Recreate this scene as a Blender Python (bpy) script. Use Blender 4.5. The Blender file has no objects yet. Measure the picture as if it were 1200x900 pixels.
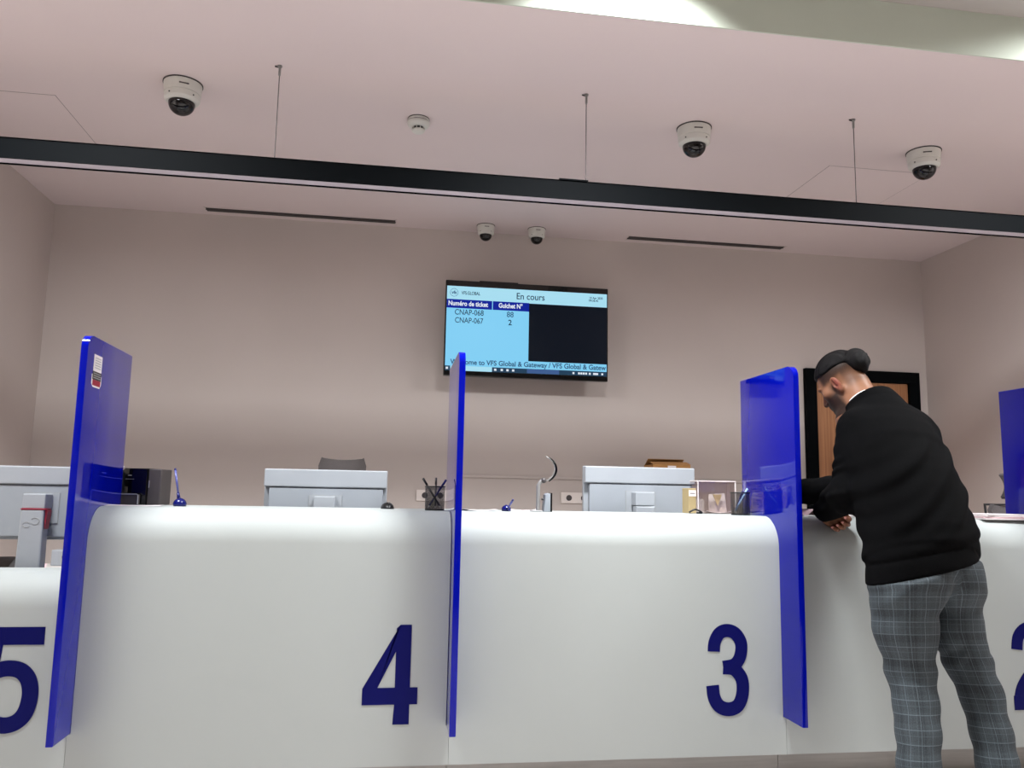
import bpy, bmesh, math, random
import numpy as np
from mathutils import Vector, Matrix
random.seed(4)
PI = math.pi
SC = bpy.context.scene
COL = SC.collection

# ---------------------------------------------------------------- materials
def s2l(c):
    return tuple(((v/255)/12.92 if v/255 <= .04045 else ((v/255+.055)/1.055)**2.4) for v in c)

def mat(name, rgb, rough=.5, metal=0, var=0, vscale=8, bump=0, bscale=60, coat=0, ior=1.5, stretch=(1,1,1), trans=0, spec=.5):
    m = bpy.data.materials.new(name); m.use_nodes = True
    nt = m.node_tree; b = nt.nodes['Principled BSDF']
    c = s2l(rgb)
    b.inputs['Base Color'].default_value = (*c, 1)
    b.inputs['Roughness'].default_value = rough
    b.inputs['Metallic'].default_value = metal
    b.inputs['IOR'].default_value = ior
    b.inputs['Specular IOR Level'].default_value = spec
    b.inputs['Coat Weight'].default_value = coat
    b.inputs['Coat Roughness'].default_value = .05
    b.inputs['Transmission Weight'].default_value = trans
    if var or bump:
        tc = nt.nodes.new('ShaderNodeTexCoord'); mp = nt.nodes.new('ShaderNodeMapping')
        mp.inputs['Scale'].default_value = stretch
        nt.links.new(tc.outputs['Object'], mp.inputs['Vector'])
    if var:
        n = nt.nodes.new('ShaderNodeTexNoise'); n.inputs['Scale'].default_value = vscale; n.inputs['Detail'].default_value = 5
        nt.links.new(mp.outputs['Vector'], n.inputs['Vector'])
        r = nt.nodes.new('ShaderNodeValToRGB')
        r.color_ramp.elements[0].position = .3; r.color_ramp.elements[1].position = .7
        r.color_ramp.elements[0].color = (*[v*(1-var) for v in c], 1)
        r.color_ramp.elements[1].color = (*[min(1, v*(1+var)) for v in c], 1)
        nt.links.new(n.outputs['Fac'], r.inputs['Fac']); nt.links.new(r.outputs['Color'], b.inputs['Base Color'])
    if bump:
        n2 = nt.nodes.new('ShaderNodeTexNoise'); n2.inputs['Scale'].default_value = bscale; n2.inputs['Detail'].default_value = 3
        nt.links.new(mp.outputs['Vector'], n2.inputs['Vector'])
        bp = nt.nodes.new('ShaderNodeBump'); bp.inputs['Strength'].default_value = bump; bp.inputs['Distance'].default_value = .01
        nt.links.new(n2.outputs['Fac'], bp.inputs['Height']); nt.links.new(bp.outputs['Normal'], b.inputs['Normal'])
    return m

def emit(name, rgb, strength=1.0):
    m = bpy.data.materials.new(name); m.use_nodes = True
    b = m.node_tree.nodes['Principled BSDF']
    b.inputs['Base Color'].default_value = (.004, .004, .005, 1); b.inputs['Roughness'].default_value = .25; b.inputs['Specular IOR Level'].default_value = .12
    b.inputs['Emission Color'].default_value = (*s2l(rgb), 1); b.inputs['Emission Strength'].default_value = strength
    return m

def clear(name, tint=(240, 240, 240), gloss=.12):
    m = bpy.data.materials.new(name); m.use_nodes = True
    nt = m.node_tree; nt.nodes.clear()
    o = nt.nodes.new('ShaderNodeOutputMaterial'); mx = nt.nodes.new('ShaderNodeMixShader')
    t = nt.nodes.new('ShaderNodeBsdfTransparent'); g = nt.nodes.new('ShaderNodeBsdfGlossy')
    t.inputs['Color'].default_value = (*s2l(tint), 1); g.inputs['Roughness'].default_value = .05
    mx.inputs[0].default_value = gloss
    nt.links.new(t.outputs[0], mx.inputs[1]); nt.links.new(g.outputs[0], mx.inputs[2]); nt.links.new(mx.outputs[0], o.inputs[0])
    return m

M = {}
M['wall'] = mat('wall_paint', (200, 189, 183), .7, var=.035, vscale=1.1, bump=.03, bscale=120)
M['ceil'] = mat('ceiling_paint', (220, 206, 205), .75, var=.02, vscale=.8, bump=.02, bscale=90)
M['floor'] = mat('floor_tile', (222, 214, 210), .35, var=.05, vscale=3)
M['white'] = mat('solid_surface_white', (172, 177, 175), .55, spec=.22, var=.012, vscale=1.6)
M['plinth'] = mat('brushed_plinth', (150, 147, 143), .4, metal=.3, var=.06, vscale=6, stretch=(1, 1, 20))
M['blue'] = mat('blue_gloss_panel', (1, 11, 146), .05, ior=1.5, spec=.26, var=.02, vscale=2)
M['navy'] = mat('navy_vinyl', (3, 6, 84), .5, var=.02, spec=.12)
M['black'] = mat('black_plastic', (16, 16, 18), .4, var=.1, bump=.05)
M['gblack'] = mat('gloss_black', (8, 8, 10), .08)
M['bbeam'] = mat('black_powdercoat', (8, 10, 12), .6, bump=.03, bscale=300, spec=.03)
M['fascia'] = mat('fascia_paint', (196, 203, 189), .7, var=.02, vscale=2)
M['diff'] = mat('frosted_diffuser', (200, 192, 200), .5, var=.02)
M['steel'] = mat('steel', (150, 150, 150), .3, metal=1, var=.05)
M['wire'] = mat('steel_wire', (84, 78, 78), .5, metal=.2, var=.05)
M['camw'] = mat('camera_white', (212, 211, 204), .45, var=.03)
M['gap'] = mat('dark_gap', (60, 55, 54), .8, var=.05)
M['monw'] = mat('monitor_white', (154, 158, 163), .4, var=.02, bump=.02, bscale=400)
M['mong'] = mat('monitor_grey', (146, 151, 157), .42, var=.02, bump=.02, bscale=400)
M['mark'] = mat('grey_marking', (150, 152, 152), .4, var=.02)
M['red'] = mat('red_plastic', (150, 22, 50), .5, var=.05)
M['chair'] = mat('grey_chair_fabric', (74, 68, 67), .8, var=.08, vscale=200, bump=.2, bscale=500)
M['mesh'] = mat('grey_chair_mesh', (86, 81, 82), .8, var=.1, vscale=300, bump=.2, bscale=600)
M['dark'] = mat('dark_frame', (38, 38, 40), .5, var=.05)
M['dgrey'] = mat('dark_grey_plastic', (70, 64, 64), .5, var=.05)
M['silver'] = mat('silver_trim', (190, 190, 190), .3, metal=.6, var=.03)
M['paper'] = mat('paper_white', (232, 224, 224), .8, var=.03, vscale=20)
M['pink'] = mat('paper_pink', (222, 190, 194), .8, var=.03, vscale=20)
M['desk'] = mat('desk_white', (205, 200, 196), .4, var=.02)
M['card'] = mat('cardboard', (176, 128, 74), .8, var=.08, vscale=15)
M['tan'] = mat('tan_board', (170, 150, 108), .7, var=.06, vscale=12)
M['outlet'] = mat('outlet_white', (236, 226, 220), .4, var=.02)
M['penblue'] = mat('pen_blue', (14, 20, 96), .25, var=.05)
M['penlight'] = mat('pen_pale_blue', (150, 180, 220), .3, var=.05)
M['sweater'] = mat('black_knit', (6, 6, 7), .9, spec=.06, var=.15, vscale=60, bump=.25, bscale=350)
M['hair'] = mat('black_hair', (7, 5, 6), .6, spec=.15, var=.3, vscale=60, bump=.5, bscale=120, stretch=(3, .5, 3))
M['shoe'] = mat('black_leather', (18, 17, 17), .4, var=.1)
M['nail'] = mat('finger_nail', (205, 140, 130), .35, var=.03)
M['eye'] = mat('eye_white', (225, 220, 215), .2, var=.02)
M['tee'] = mat('white_cotton', (225, 222, 218), .8, var=.03, bump=.1)
M['stand'] = mat('stand_grey', (146, 144, 141), .4, metal=.2, var=.03)
M['clear'] = clear('clear_acrylic', (250, 247, 246), .06)
M['rim'] = mat('acrylic_edge', (222, 212, 210), .2, var=.02)

# wood with vertical grain
def wood():
    m = bpy.data.materials.new('door_veneer'); m.use_nodes = True
    nt = m.node_tree; b = nt.nodes['Principled BSDF']; b.inputs['Roughness'].default_value = .5
    tc = nt.nodes.new('ShaderNodeTexCoord'); mp = nt.nodes.new('ShaderNodeMapping'); mp.inputs['Scale'].default_value = (60, 60, 1.2)
    n = nt.nodes.new('ShaderNodeTexNoise'); n.inputs['Scale'].default_value = 1.0; n.inputs['Detail'].default_value = 6
    r = nt.nodes.new('ShaderNodeValToRGB')
    r.color_ramp.elements[0].position = .3; r.color_ramp.elements[1].position = .72
    r.color_ramp.elements[0].color = (*s2l((140, 92, 58)), 1); r.color_ramp.elements[1].color = (*s2l((186, 130, 88)), 1)
    nt.links.new(tc.outputs['Object'], mp.inputs['Vector']); nt.links.new(mp.outputs['Vector'], n.inputs['Vector'])
    nt.links.new(n.outputs['Fac'], r.inputs['Fac']); nt.links.new(r.outputs['Color'], b.inputs['Base Color'])
    return m
M['wood'] = wood()

# wire mesh of the pen cups: a real see-through weave from object coordinates
def cup_mesh():
    m = bpy.data.materials.new('black_wire_mesh'); m.use_nodes = True
    nt = m.node_tree; b = nt.nodes['Principled BSDF']
    b.inputs['Base Color'].default_value = (.006, .006, .007, 1); b.inputs['Roughness'].default_value = .5
    uv = nt.nodes.new('ShaderNodeUVMap'); sx = nt.nodes.new('ShaderNodeSeparateXYZ')
    nt.links.new(uv.outputs[0], sx.inputs[0])
    outs = []
    for k in (0, 1):
        f = nt.nodes.new('ShaderNodeMath'); f.operation = 'FRACT'; nt.links.new(sx.outputs[k], f.inputs[0])
        l = nt.nodes.new('ShaderNodeMath'); l.operation = 'LESS_THAN'; l.inputs[1].default_value = .36
        nt.links.new(f.outputs[0], l.inputs[0]); outs.append(l)
    mx = nt.nodes.new('ShaderNodeMath'); mx.operation = 'MAXIMUM'
    nt.links.new(outs[0].outputs[0], mx.inputs[0]); nt.links.new(outs[1].outputs[0], mx.inputs[1])
    nt.links.new(mx.outputs[0], b.inputs['Alpha'])
    return m
M['cupmesh'] = cup_mesh()

# ---------------------------------------------------------------- mesh helpers
def link(name, me, m=None, parent=None, smooth=False):
    o = bpy.data.objects.new(name, me); COL.objects.link(o)
    if m is not None: me.materials.append(m)
    if parent is not None: o.parent = parent
    if smooth:
        for p in me.polygons: p.use_smooth = True
    return o

def obj(name, bm, m, parent=None, smooth=False, sharp=None):
    me = bpy.data.meshes.new(name)
    bmesh.ops.recalc_face_normals(bm, faces=bm.faces)
    bm.to_mesh(me); bm.free()
    o = link(name, me, m, parent, smooth)
    if sharp is not None: me.set_sharp_from_angle(angle=math.radians(sharp))
    return o

def tag(o, label, cat, group=None, kind=None):
    o['label'] = label; o['category'] = cat
    if group: o['group'] = group
    if kind: o['kind'] = kind
    return o

def empty(name, loc, rz=0):
    o = bpy.data.objects.new(name, None); COL.objects.link(o)
    o.empty_display_size = .05
    o.location = loc; o.rotation_euler = (0, 0, rz)
    return o

def add_box(bm, x0, x1, y0, y1, z0, z1, bev=0, seg=2):
    r = bmesh.ops.create_cube(bm, size=1)
    vs = r['verts']
    for v in vs:
        v.co = Vector(((x0+x1)/2+v.co.x*(x1-x0), (y0+y1)/2+v.co.y*(y1-y0), (z0+z1)/2+v.co.z*(z1-z0)))
    if bev:
        es = {e for v in vs for e in v.link_edges}
        bmesh.ops.bevel(bm, geom=list(es), offset=bev, segments=seg, affect='EDGES', profile=.5)
    return bm

def box(name, x0, x1, y0, y1, z0, z1, m, parent=None, bev=0, seg=2):
    return obj(name, add_box(bmesh.new(), x0, x1, y0, y1, z0, z1, bev, seg), m, parent)

def add_prism(bm, pts, a0, a1, axis='x', bev=0):
    """extrude a 2D polygon: axis x -> pts are (y,z); y -> (x,z); z -> (x,y)"""
    def mk(p, a):
        return {'x': (a, p[0], p[1]), 'y': (p[0], a, p[1]), 'z': (p[0], p[1], a)}[axis]
    A = [bm.verts.new(mk(p, a0)) for p in pts]; B = [bm.verts.new(mk(p, a1)) for p in pts]
    n = len(pts); fs = [bm.faces.new(A), bm.faces.new(B[::-1])]
    for i in range(n):
        fs.append(bm.faces.new((A[i], B[i], B[(i+1) % n], A[(i+1) % n])))
    if bev:
        es = [e for f in fs[:2] for e in f.edges]
        bmesh.ops.bevel(bm, geom=es, offset=bev, segments=2, affect='EDGES', profile=.5)
    return bm

def add_lathe(bm, prof, n=40, c=(0, 0, 0), caps=True):
    rings = []
    for r, z in prof:
        rings.append([bm.verts.new((c[0]+max(r, 1e-5)*math.cos(2*PI*k/n), c[1]+max(r, 1e-5)*math.sin(2*PI*k/n), c[2]+z)) for k in range(n)])
    for a, b in zip(rings, rings[1:]):
        for k in range(n):
            bm.faces.new((a[k], a[(k+1) % n], b[(k+1) % n], b[k]))
    if caps:
        bm.faces.new(rings[0][::-1]); bm.faces.new(rings[-1])
    return bm

def add_tube(bm, pts, r, n=10, caps=True):
    pts = [Vector(p) for p in pts]
    rr = r if isinstance(r, (list, tuple)) else [r]*len(pts)
    rings = []; ref = None
    for i, p in enumerate(pts):
        d = (pts[min(i+1, len(pts)-1)]-pts[max(i-1, 0)]).normalized()
        if ref is None:
            ref = Vector((0, 0, 1)) if abs(d.z) < .9 else Vector((1, 0, 0))
        u = (ref-d*ref.dot(d)).normalized(); v = d.cross(u); ref = u
        rings.append([bm.verts.new(p+(u*math.cos(2*PI*k/n)+v*math.sin(2*PI*k/n))*rr[i]) for k in range(n)])
    for a, b in zip(rings, rings[1:]):
        for k in range(n):
            bm.faces.new((a[k], a[(k+1) % n], b[(k+1) % n], b[k]))
    if caps:
        bm.faces.new(rings[0][::-1]); bm.faces.new(rings[-1])
    return bm

def arc(cx, cy, r, a0, a1, n=12):
    return [(cx+r*math.cos(math.radians(a0+(a1-a0)*i/n)), cy+r*math.sin(math.radians(a0+(a1-a0)*i/n))) for i in range(n+1)]

def spline(pts, n=8):
    """Catmull-Rom through points of any dimension"""
    P = [np.array(p, float) for p in pts]; out = []
    for i in range(len(P)-1):
        p0 = P[max(i-1, 0)]; p1 = P[i]; p2 = P[i+1]; p3 = P[min(i+2, len(P)-1)]
        for k in range(n):
            t = k/n
            out.append(tuple(.5*((2*p1)+(-p0+p2)*t+(2*p0-5*p1+4*p2-p3)*t*t+(-p0+3*p1-3*p2+p3)*t**3)))
    out.append(tuple(P[-1])); return out

def text_mesh(name, body, size, m, parent, loc, bold=0.0, align='CENTER', width=None, extrude=.0004):
    """upright lettering on a plane facing -y"""
    cu = bpy.data.curves.new(name, 'FONT'); cu.body = body; cu.size = size; cu.align_x = align; cu.align_y = 'CENTER'
    cu.offset = bold; cu.extrude = extrude; cu.resolution_u = 4
    t = bpy.data.objects.new('tmp_text', cu); COL.objects.link(t)
    dg = bpy.context.evaluated_depsgraph_get()
    me = bpy.data.meshes.new_from_object(t.evaluated_get(dg))
    bpy.data.objects.remove(t); bpy.data.curves.remove(cu)
    xs = [v.co.x for v in me.vertices]
    k = 1
    if width and xs: k = width/(max(xs)-min(xs))
    for v in me.vertices:
        v.co = Vector((v.co.x*k, -v.co.z, v.co.y))
    me.name = name; me.materials.clear()
    o = link(name, me, m, parent); o.location = loc
    return o

def strip(bm, path, hw, y0, y1):
    """flat ribbon of half-width hw (number or list) along a path in the x-z plane, given thickness y0..y1"""
    n = len(path); L = []; R_ = []
    for i in range(n):
        a = np.array(path[max(i-1, 0)]); b = np.array(path[min(i+1, n-1)])
        d = (b-a)/np.linalg.norm(b-a); nn = np.array((-d[1], d[0]))
        h = hw[i] if isinstance(hw, (list, tuple)) else hw
        p = np.array(path[i]); L.append(p+nn*h); R_.append(p-nn*h)
    vs = []
    for y in (y0, y1):
        vs.append(([bm.verts.new((p[0], y, p[1])) for p in L], [bm.verts.new((p[0], y, p[1])) for p in R_]))
    for i in range(n-1):
        for s in (0, 1):
            l, r = vs[s]; bm.faces.new((l[i], l[i+1], r[i+1], r[i]))
        for k in (0, 1):
            a, b = vs[0][k], vs[1][k]; bm.faces.new((a[i], a[i+1], b[i+1], b[i]))
    for i in (0, n-1):
        bm.faces.new((vs[0][0][i], vs[0][1][i], vs[1][1][i], vs[1][0][i]))
    return bm

# ---------------------------------------------------------------- the room
ZC, ZH = 3.06, 3.26          # counter bay ceiling and higher hall ceiling
XL, XR, YB, YF = -2.36, 4.235, 5.85, -4.2
def struct(o):
    o['kind'] = 'structure'; return o
struct(box('floor', XL-.2, XR+.2, YF-.2, YB+.2, -.1, 0, M['floor']))
bm = bmesh.new(); add_prism(bm, [(2.98, ZC), (YB+.2, ZC), (YB+.2, 3.5), (2.98, 3.5)], XL-.2, XR+.2, 'x')
struct(obj('ceiling', bm, M['ceil']))
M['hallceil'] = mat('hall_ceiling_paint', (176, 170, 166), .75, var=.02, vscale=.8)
struct(box('ceiling.001', XL-.2, XR+.2, YF-.2, 2.9795, ZH, 3.5, M['hallceil']))
struct(box('trim_2', XL, XR, 2.972, 2.9795, ZC-.004, ZH, M['fascia'], bev=.001))
struct(box('wall_back', XL-.2, XR+.2, YB, YB+.15, 0, ZC, M['wall']))
struct(box('wall_left', XL-.15, XL, YF, YB, 0, ZH, M['wall']))
struct(box('wall_right', XR, XR+.15, YF, YB, 0, ZH, M['wall']))
struct(box('wall_front', XL-.2, XR+.2, YF-.15, YF, 0, ZH, M['wall']))
# door in the back wall
d = struct(box('door_1', 3.27, 4.05, YB-.022, YB-.002, .008, 2.04, M['wood'], bev=.003))
bm = bmesh.new()
add_prism(bm, [(3.178, 0), (3.178, 2.132), (4.142, 2.132), (4.142, 0), (4.055, 0), (4.055, 2.045), (3.265, 2.045), (3.265, 0)], YB-.045, YB-.001, 'y')
obj('door_frame', bm, M['bbeam'], d)
bm = bmesh.new(); add_tube(bm, [(3.34, YB-.022, 1.03), (3.34, YB-.07, 1.03), (3.46, YB-.07, 1.03)], .01)
obj('door_handle', bm, M['steel'], d, True)
# low cable duct along the wall
struct(box('trim_1', .45, 3.1, YB-.012, YB-.001, 1.232, 1.25, M['wall'], bev=.003))

# ---------------------------------------------------------------- counters
CF = 3.2; RAD = .125; BACK = 3.72
def digit(ch):
    """stroked outlines of a heavy grotesque figure; unit: height 1"""
    bm = bmesh.new(); Y0, Y1 = -.0012, 0
    if ch == '4':
        k = 1/485
        P = lambda x, y: ((x-303)*k, (698-y)*k)
        o = [P(*p) for p in ((345, 213), (402, 213), (402, 520), (441, 520), (441, 602), (402, 602), (402, 698), (320, 698), (320, 602), (165, 602), (165, 523))]
        i = [P(*p) for p in ((326, 345), (240, 520), (326, 520))]
        quads = [(0, 1, 2, None)]
        # split into convex pieces round the open triangle
        px = lambda *q: [P(*p) for p in q]
        for poly in (px((326, 245), (326, 345), (240, 520), (165, 523), (345, 213), ), px((165, 523), (240, 520), (326, 520), (326, 602), (165, 602)),
                     px((326, 230), (345, 213), (402, 213), (402, 698), (320, 698), (326, 602)), px((402, 520), (441, 520), (441, 602), (402, 602))):
            add_prism(bm, poly, Y0, Y1, 'y')
    if ch == '3':
        k = 1/500
        P = lambda x, y: ((x-327)*k, (630-y)*k)
        up = [P(*p) for p in spline([(247, 283), (252, 235), (280, 186), (326, 170), (374, 187), (407, 240), (400, 310), (365, 355), (300, 368)], 6)]
        lo = [P(*p) for p in spline([(300, 368), (360, 376), (402, 420), (413, 470), (405, 530), (378, 575), (326, 590), (274, 572), (245, 525), (237, 463)], 6)]
        strip(bm, up, .071, Y0, Y1); strip(bm, lo, .073, Y0-.0004, Y1)
    if ch == '5':
        k = 1/500
        P = lambda x, y: ((x-30)*k, (712-y)*k)
        strip(bm, [P(-82, 255), P(175, 255)], .085, Y0, Y1)
        strip(bm, [P(-40, 215), P(-62, 450)], .074, Y0-.0004, Y1)
        strip(bm, [P(*p) for p in spline([(-90, 470), (-40, 425), (20, 408), (80, 420), (120, 465), (133, 535), (118, 615), (80, 660), (24, 674), (-35, 655), (-72, 610), (-84, 560)], 6)], .075, Y0-.0008, Y1)
    if ch == '2':
        k = 1/500
        P = lambda x, y: (x*k, y*k)
        strip(bm, [P(*p) for p in spline([(-92, 340), (-80, 410), (-40, 452), (5, 461), (52, 448), (88, 400), (88, 345), (55, 280), (-20, 195), (-75, 120), (-95, 40)], 6)], .073, Y0, Y1)
        strip(bm, [P(-130, 40), P(128, 40)], .08, Y0-.0004, Y1)
    return bm

def counter(x0, x1, top, back, ch, dx, label, notch=(True, True)):
    t = empty('service_counter', ((x0+x1)/2, CF, 0)); cx = (x0+x1)/2
    fz = top-RAD
    prof = [(0, .113), (0, fz)]+[(RAD-RAD*math.cos(math.radians(a)), fz+RAD*math.sin(math.radians(a))) for a in range(6, 91, 6)]
    prof += [(back-CF, top), (back-CF, .113)]
    h = (x1-x0)/2; g = .0125
    bm = bmesh.new(); add_prism(bm, prof, -h+(g if notch[0] else 0), h-(g if notch[1] else 0), 'x')
    dv = 3.5475-CF
    if back-CF > dv+.01: endp = [(0, .113), (0, .254), (dv, .254), (dv, top), (back-CF, top), (back-CF, .113)]
    else: endp = [(0, .113), (0, .254), (back-CF, .254), (back-CF, .113)]
    if notch[0]: add_prism(bm, endp, -h+.0006, -h+g, 'x')
    if notch[1]: add_prism(bm, endp, h-g, h-.0006, 'x')
    o = obj('counter_body', bm, M['white'], t)
    for p in o.data.polygons: p.use_smooth = True
    o.data.set_sharp_from_angle(angle=math.radians(20))
    box('plinth', -h+.001, h-.001, .08, back-CF-.02, 0, .112, M['plinth'], t)
    bm = digit(ch)
    for v in bm.verts: v.co = Vector((v.co.x*.362, v.co.y, v.co.z*.362))
    n = obj('counter_number', bm, M['navy'], t); n.location = (dx-cx, -.0005, .262); n['label'] = 'navy blue number '+ch
    tag(t, label, 'counter', 'white service counters')
    return t
counter(-2.352, -1.084, .812, 3.40, '5', -1.290, 'low white service counter with navy number 5 against left wall', (False, True))
counter(-1.084, .2665, 1.05, BACK, '4', .0405, 'white rounded service counter with navy number 4')
counter(.2665, 1.622, 1.05, BACK, '3', 1.378, 'white rounded service counter with navy number 3')
counter(1.622, 2.962, 1.05, BACK, '2', 2.742, 'white rounded service counter with navy number 2, behind the man')

# ---------------------------------------------------------------- blue dividers
def divider(x, label):
    y0, y1, z0, z1, r = 3.045, 3.546, .2565, 1.665, .05
    t = empty('counter_divider', (x, y0, z0))
    pts = [(0, 0), (y1-y0, 0), (y1-y0, z1-z0)]+[(r+r*math.cos(math.radians(a)), z1-z0-r+r*math.sin(math.radians(a))) for a in range(90, 181, 9)]
    bm = bmesh.new(); add_prism(bm, pts, -.012, .012, 'x', bev=.0025)
    o = obj('panel', bm, M['blue'], t, True, 30)
    tag(t, label, 'divider', 'blue dividers between counters')
    return t
dl = divider(-1.084, 'blue counter divider with a small sticker, beside the black printer')
divider(.2665, 'blue counter divider seen edge-on below the wall television')
divider(1.622, 'blue counter divider beside the bending man, on his left')
divider(2.962, 'blue counter divider at the right edge, behind the man')
# sticker on the first divider
bm = bmesh.new(); add_prism(bm, [(.066, 1.272), (.150, 1.272), (.150, 1.346), (.066, 1.346)], 0, .0006, 'x')
add_prism(bm, [(.056, 1.238), (.072, 1.226), (.142, 1.226), (.156, 1.240), (.156, 1.272), (.056, 1.272)], 0, .0006, 'x')
st = obj('sticker', bm, M['paper'], dl); st.location = (.0123, 0, 0)
bm = bmesh.new(); add_prism(bm, [(.062, 1.253), (.150, 1.253), (.150, 1.284), (.062, 1.284)], 0, .0005, 'x')
sb = obj('black_badge', bm, M['gblack'], st); sb.location = (.0007, 0, 0)
bm = bmesh.new(); add_prism(bm, [(.066, 1.232), (.146, 1.232), (.146, 1.2525), (.066, 1.2525)], 0, .0005, 'x')
sb = obj('red_badge', bm, M['red'], st); sb.location = (.0007, 0, 0)
bm = bmesh.new()
for k in range(3): add_prism(bm, [(.07, 1.259+k*.008), (.142, 1.259+k*.008), (.142, 1.262+k*.008), (.07, 1.262+k*.008)], 0, .0003, 'x')
for k in range(5): add_prism(bm, [(.078, 1.296+k*.009), (.138, 1.296+k*.009), (.138, 1.299+k*.009), (.078, 1.299+k*.009)], 0, .0003, 'x')
sb = obj('print', bm, M['mark'], st); sb.location = (.0013, 0, 0)

# ---------------------------------------------------------------- staff desks
def desk(x0, x1, y0, label):
    t = empty('staff_desk', ((x0+x1)/2, y0, 0)); h = (x1-x0)/2; w = 4.38-y0
    box('desk_top', -h, h, 0, w, .715, .74, M['desk'], t, .003)
    for s in (-1, 1): box('desk_leg', s*(h-.03)-.02, s*(h-.03)+.02, .04, w-.05, 0, .715, M['mong'], t)
    tag(t, label, 'desk', 'staff desks behind the counters')
desk(-2.34, -1.102, 3.41, 'white staff desk behind the low counter 5')
desk(-1.08, .26, 3.73, 'white staff desk behind counter 4')
desk(.273, 1.615, 3.73, 'white staff desk behind counter 3')

# ---------------------------------------------------------------- monitors (backs seen)
def monitor(x, y, ztop, zdesk, s, label, loop):
    t = empty('computer_monitor', (x, y, zdesk)); Z = ztop-zdesk; w = .278*s; hh = .325*s
    # y grows away from the camera; screen faces +y
    box('bezel', -w, w, .030, .055, Z-hh, Z, M['monw'], t, .004)
    box('screen', -w+.012, w-.012, .0545, .057, Z-hh+.02, Z-.012, M['gblack'], t)
    band = .082*s
    box('back_cover', -w+.001, w-.001, -.004, .031, Z-band, Z-.001, M['monw'], t, .005)
    bm = bmesh.new(); add_box(bm, -w+.024, w-.018, .002, .031, Z-hh+.012, Z-band-.003, .004)
    lc = obj('lower_cover', bm, M['mong'], t)
    box('mount_recess', -.075*s, .075*s, .0005, .004, Z-band-.17*s, Z-band-.035*s, M['mark'], lc)
    box('mount_plate', -.073*s, .073*s, -.0015, .004, Z-band-.168*s, Z-band-.037*s, M['monw'], lc)
    # column stands in front of the back
    c = .047*s; ty = -.075
    bm = bmesh.new(); add_box(bm, -c, c, ty, -.002, Z-band-.105*s, Z-band-.04*s, .004)
    obj('upper_column', bm, M['monw'], t)
    zc_ = Z-band-.108*s
    bm = bmesh.new()
    add_prism(bm, [(-c-.004, .0145), (c+.004, .0145), (c, zc_), (-c, zc_)], ty-.006, ty+.05, 'y', bev=.006)
    col = obj('stand_column', bm, M['monw'], t)
    bm = bmesh.new(); add_box(bm, -.12, .12, ty-.028, .13, 0, .014, .006)
    obj('base', bm, M['monw'], t)
    if loop:
        bm = bmesh.new(); add_box(bm, -c-.001, c+.008, ty-.007, ty+.045, zc_, zc_+.004, .001)
        add_prism(bm, [(c+.001, zc_), (c+.010, zc_-.004), (c+.004, zc_-.075)], ty+.005, ty+.045, 'y')
        r = obj('strap', bm, M['red'], t); r['label'] = 'red strap round the stand column'
        bm = bmesh.new()
        pth = [(.014+.016*math.cos(a), 0, .008+.013*math.sin(a)) for a in np.linspace(-2.6, 2.6, 22)]
        pth2 = [(-.016+.013*math.cos(a), 0, -.006+.010*math.sin(a)) for a in np.linspace(.3, 2*PI-.5, 22)]
        add_tube(bm, pth, .0011, 6); add_tube(bm, pth2, .0011, 6)
        mk = obj('loop_mark', bm, M['mark'], col); mk.location = (0, ty-.0065, zc_-.052)
        bm = bmesh.new()
        for k in range(4): add_box(bm, -c-.022+.001*k, -c-.006, -.008, .002, zc_-.008-.007*k, zc_-.004-.007*k)
        obj('vent', bm, M['dgrey'], lc)
    tag(t, label, 'monitor', 'white monitors on the staff side')
    return t
monitor(-1.362, 3.52, 1.2, .74, .9, 'white computer monitor with red strap behind low counter 5', True)
monitor(-.277, 3.845, 1.219, .74, 1.0, 'white computer monitor behind counter 4, before a grey chair', False)
monitor(1.222, 3.845, 1.266, .74, 1.0, 'white computer monitor behind counter 3, a cardboard box above it', False)

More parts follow.
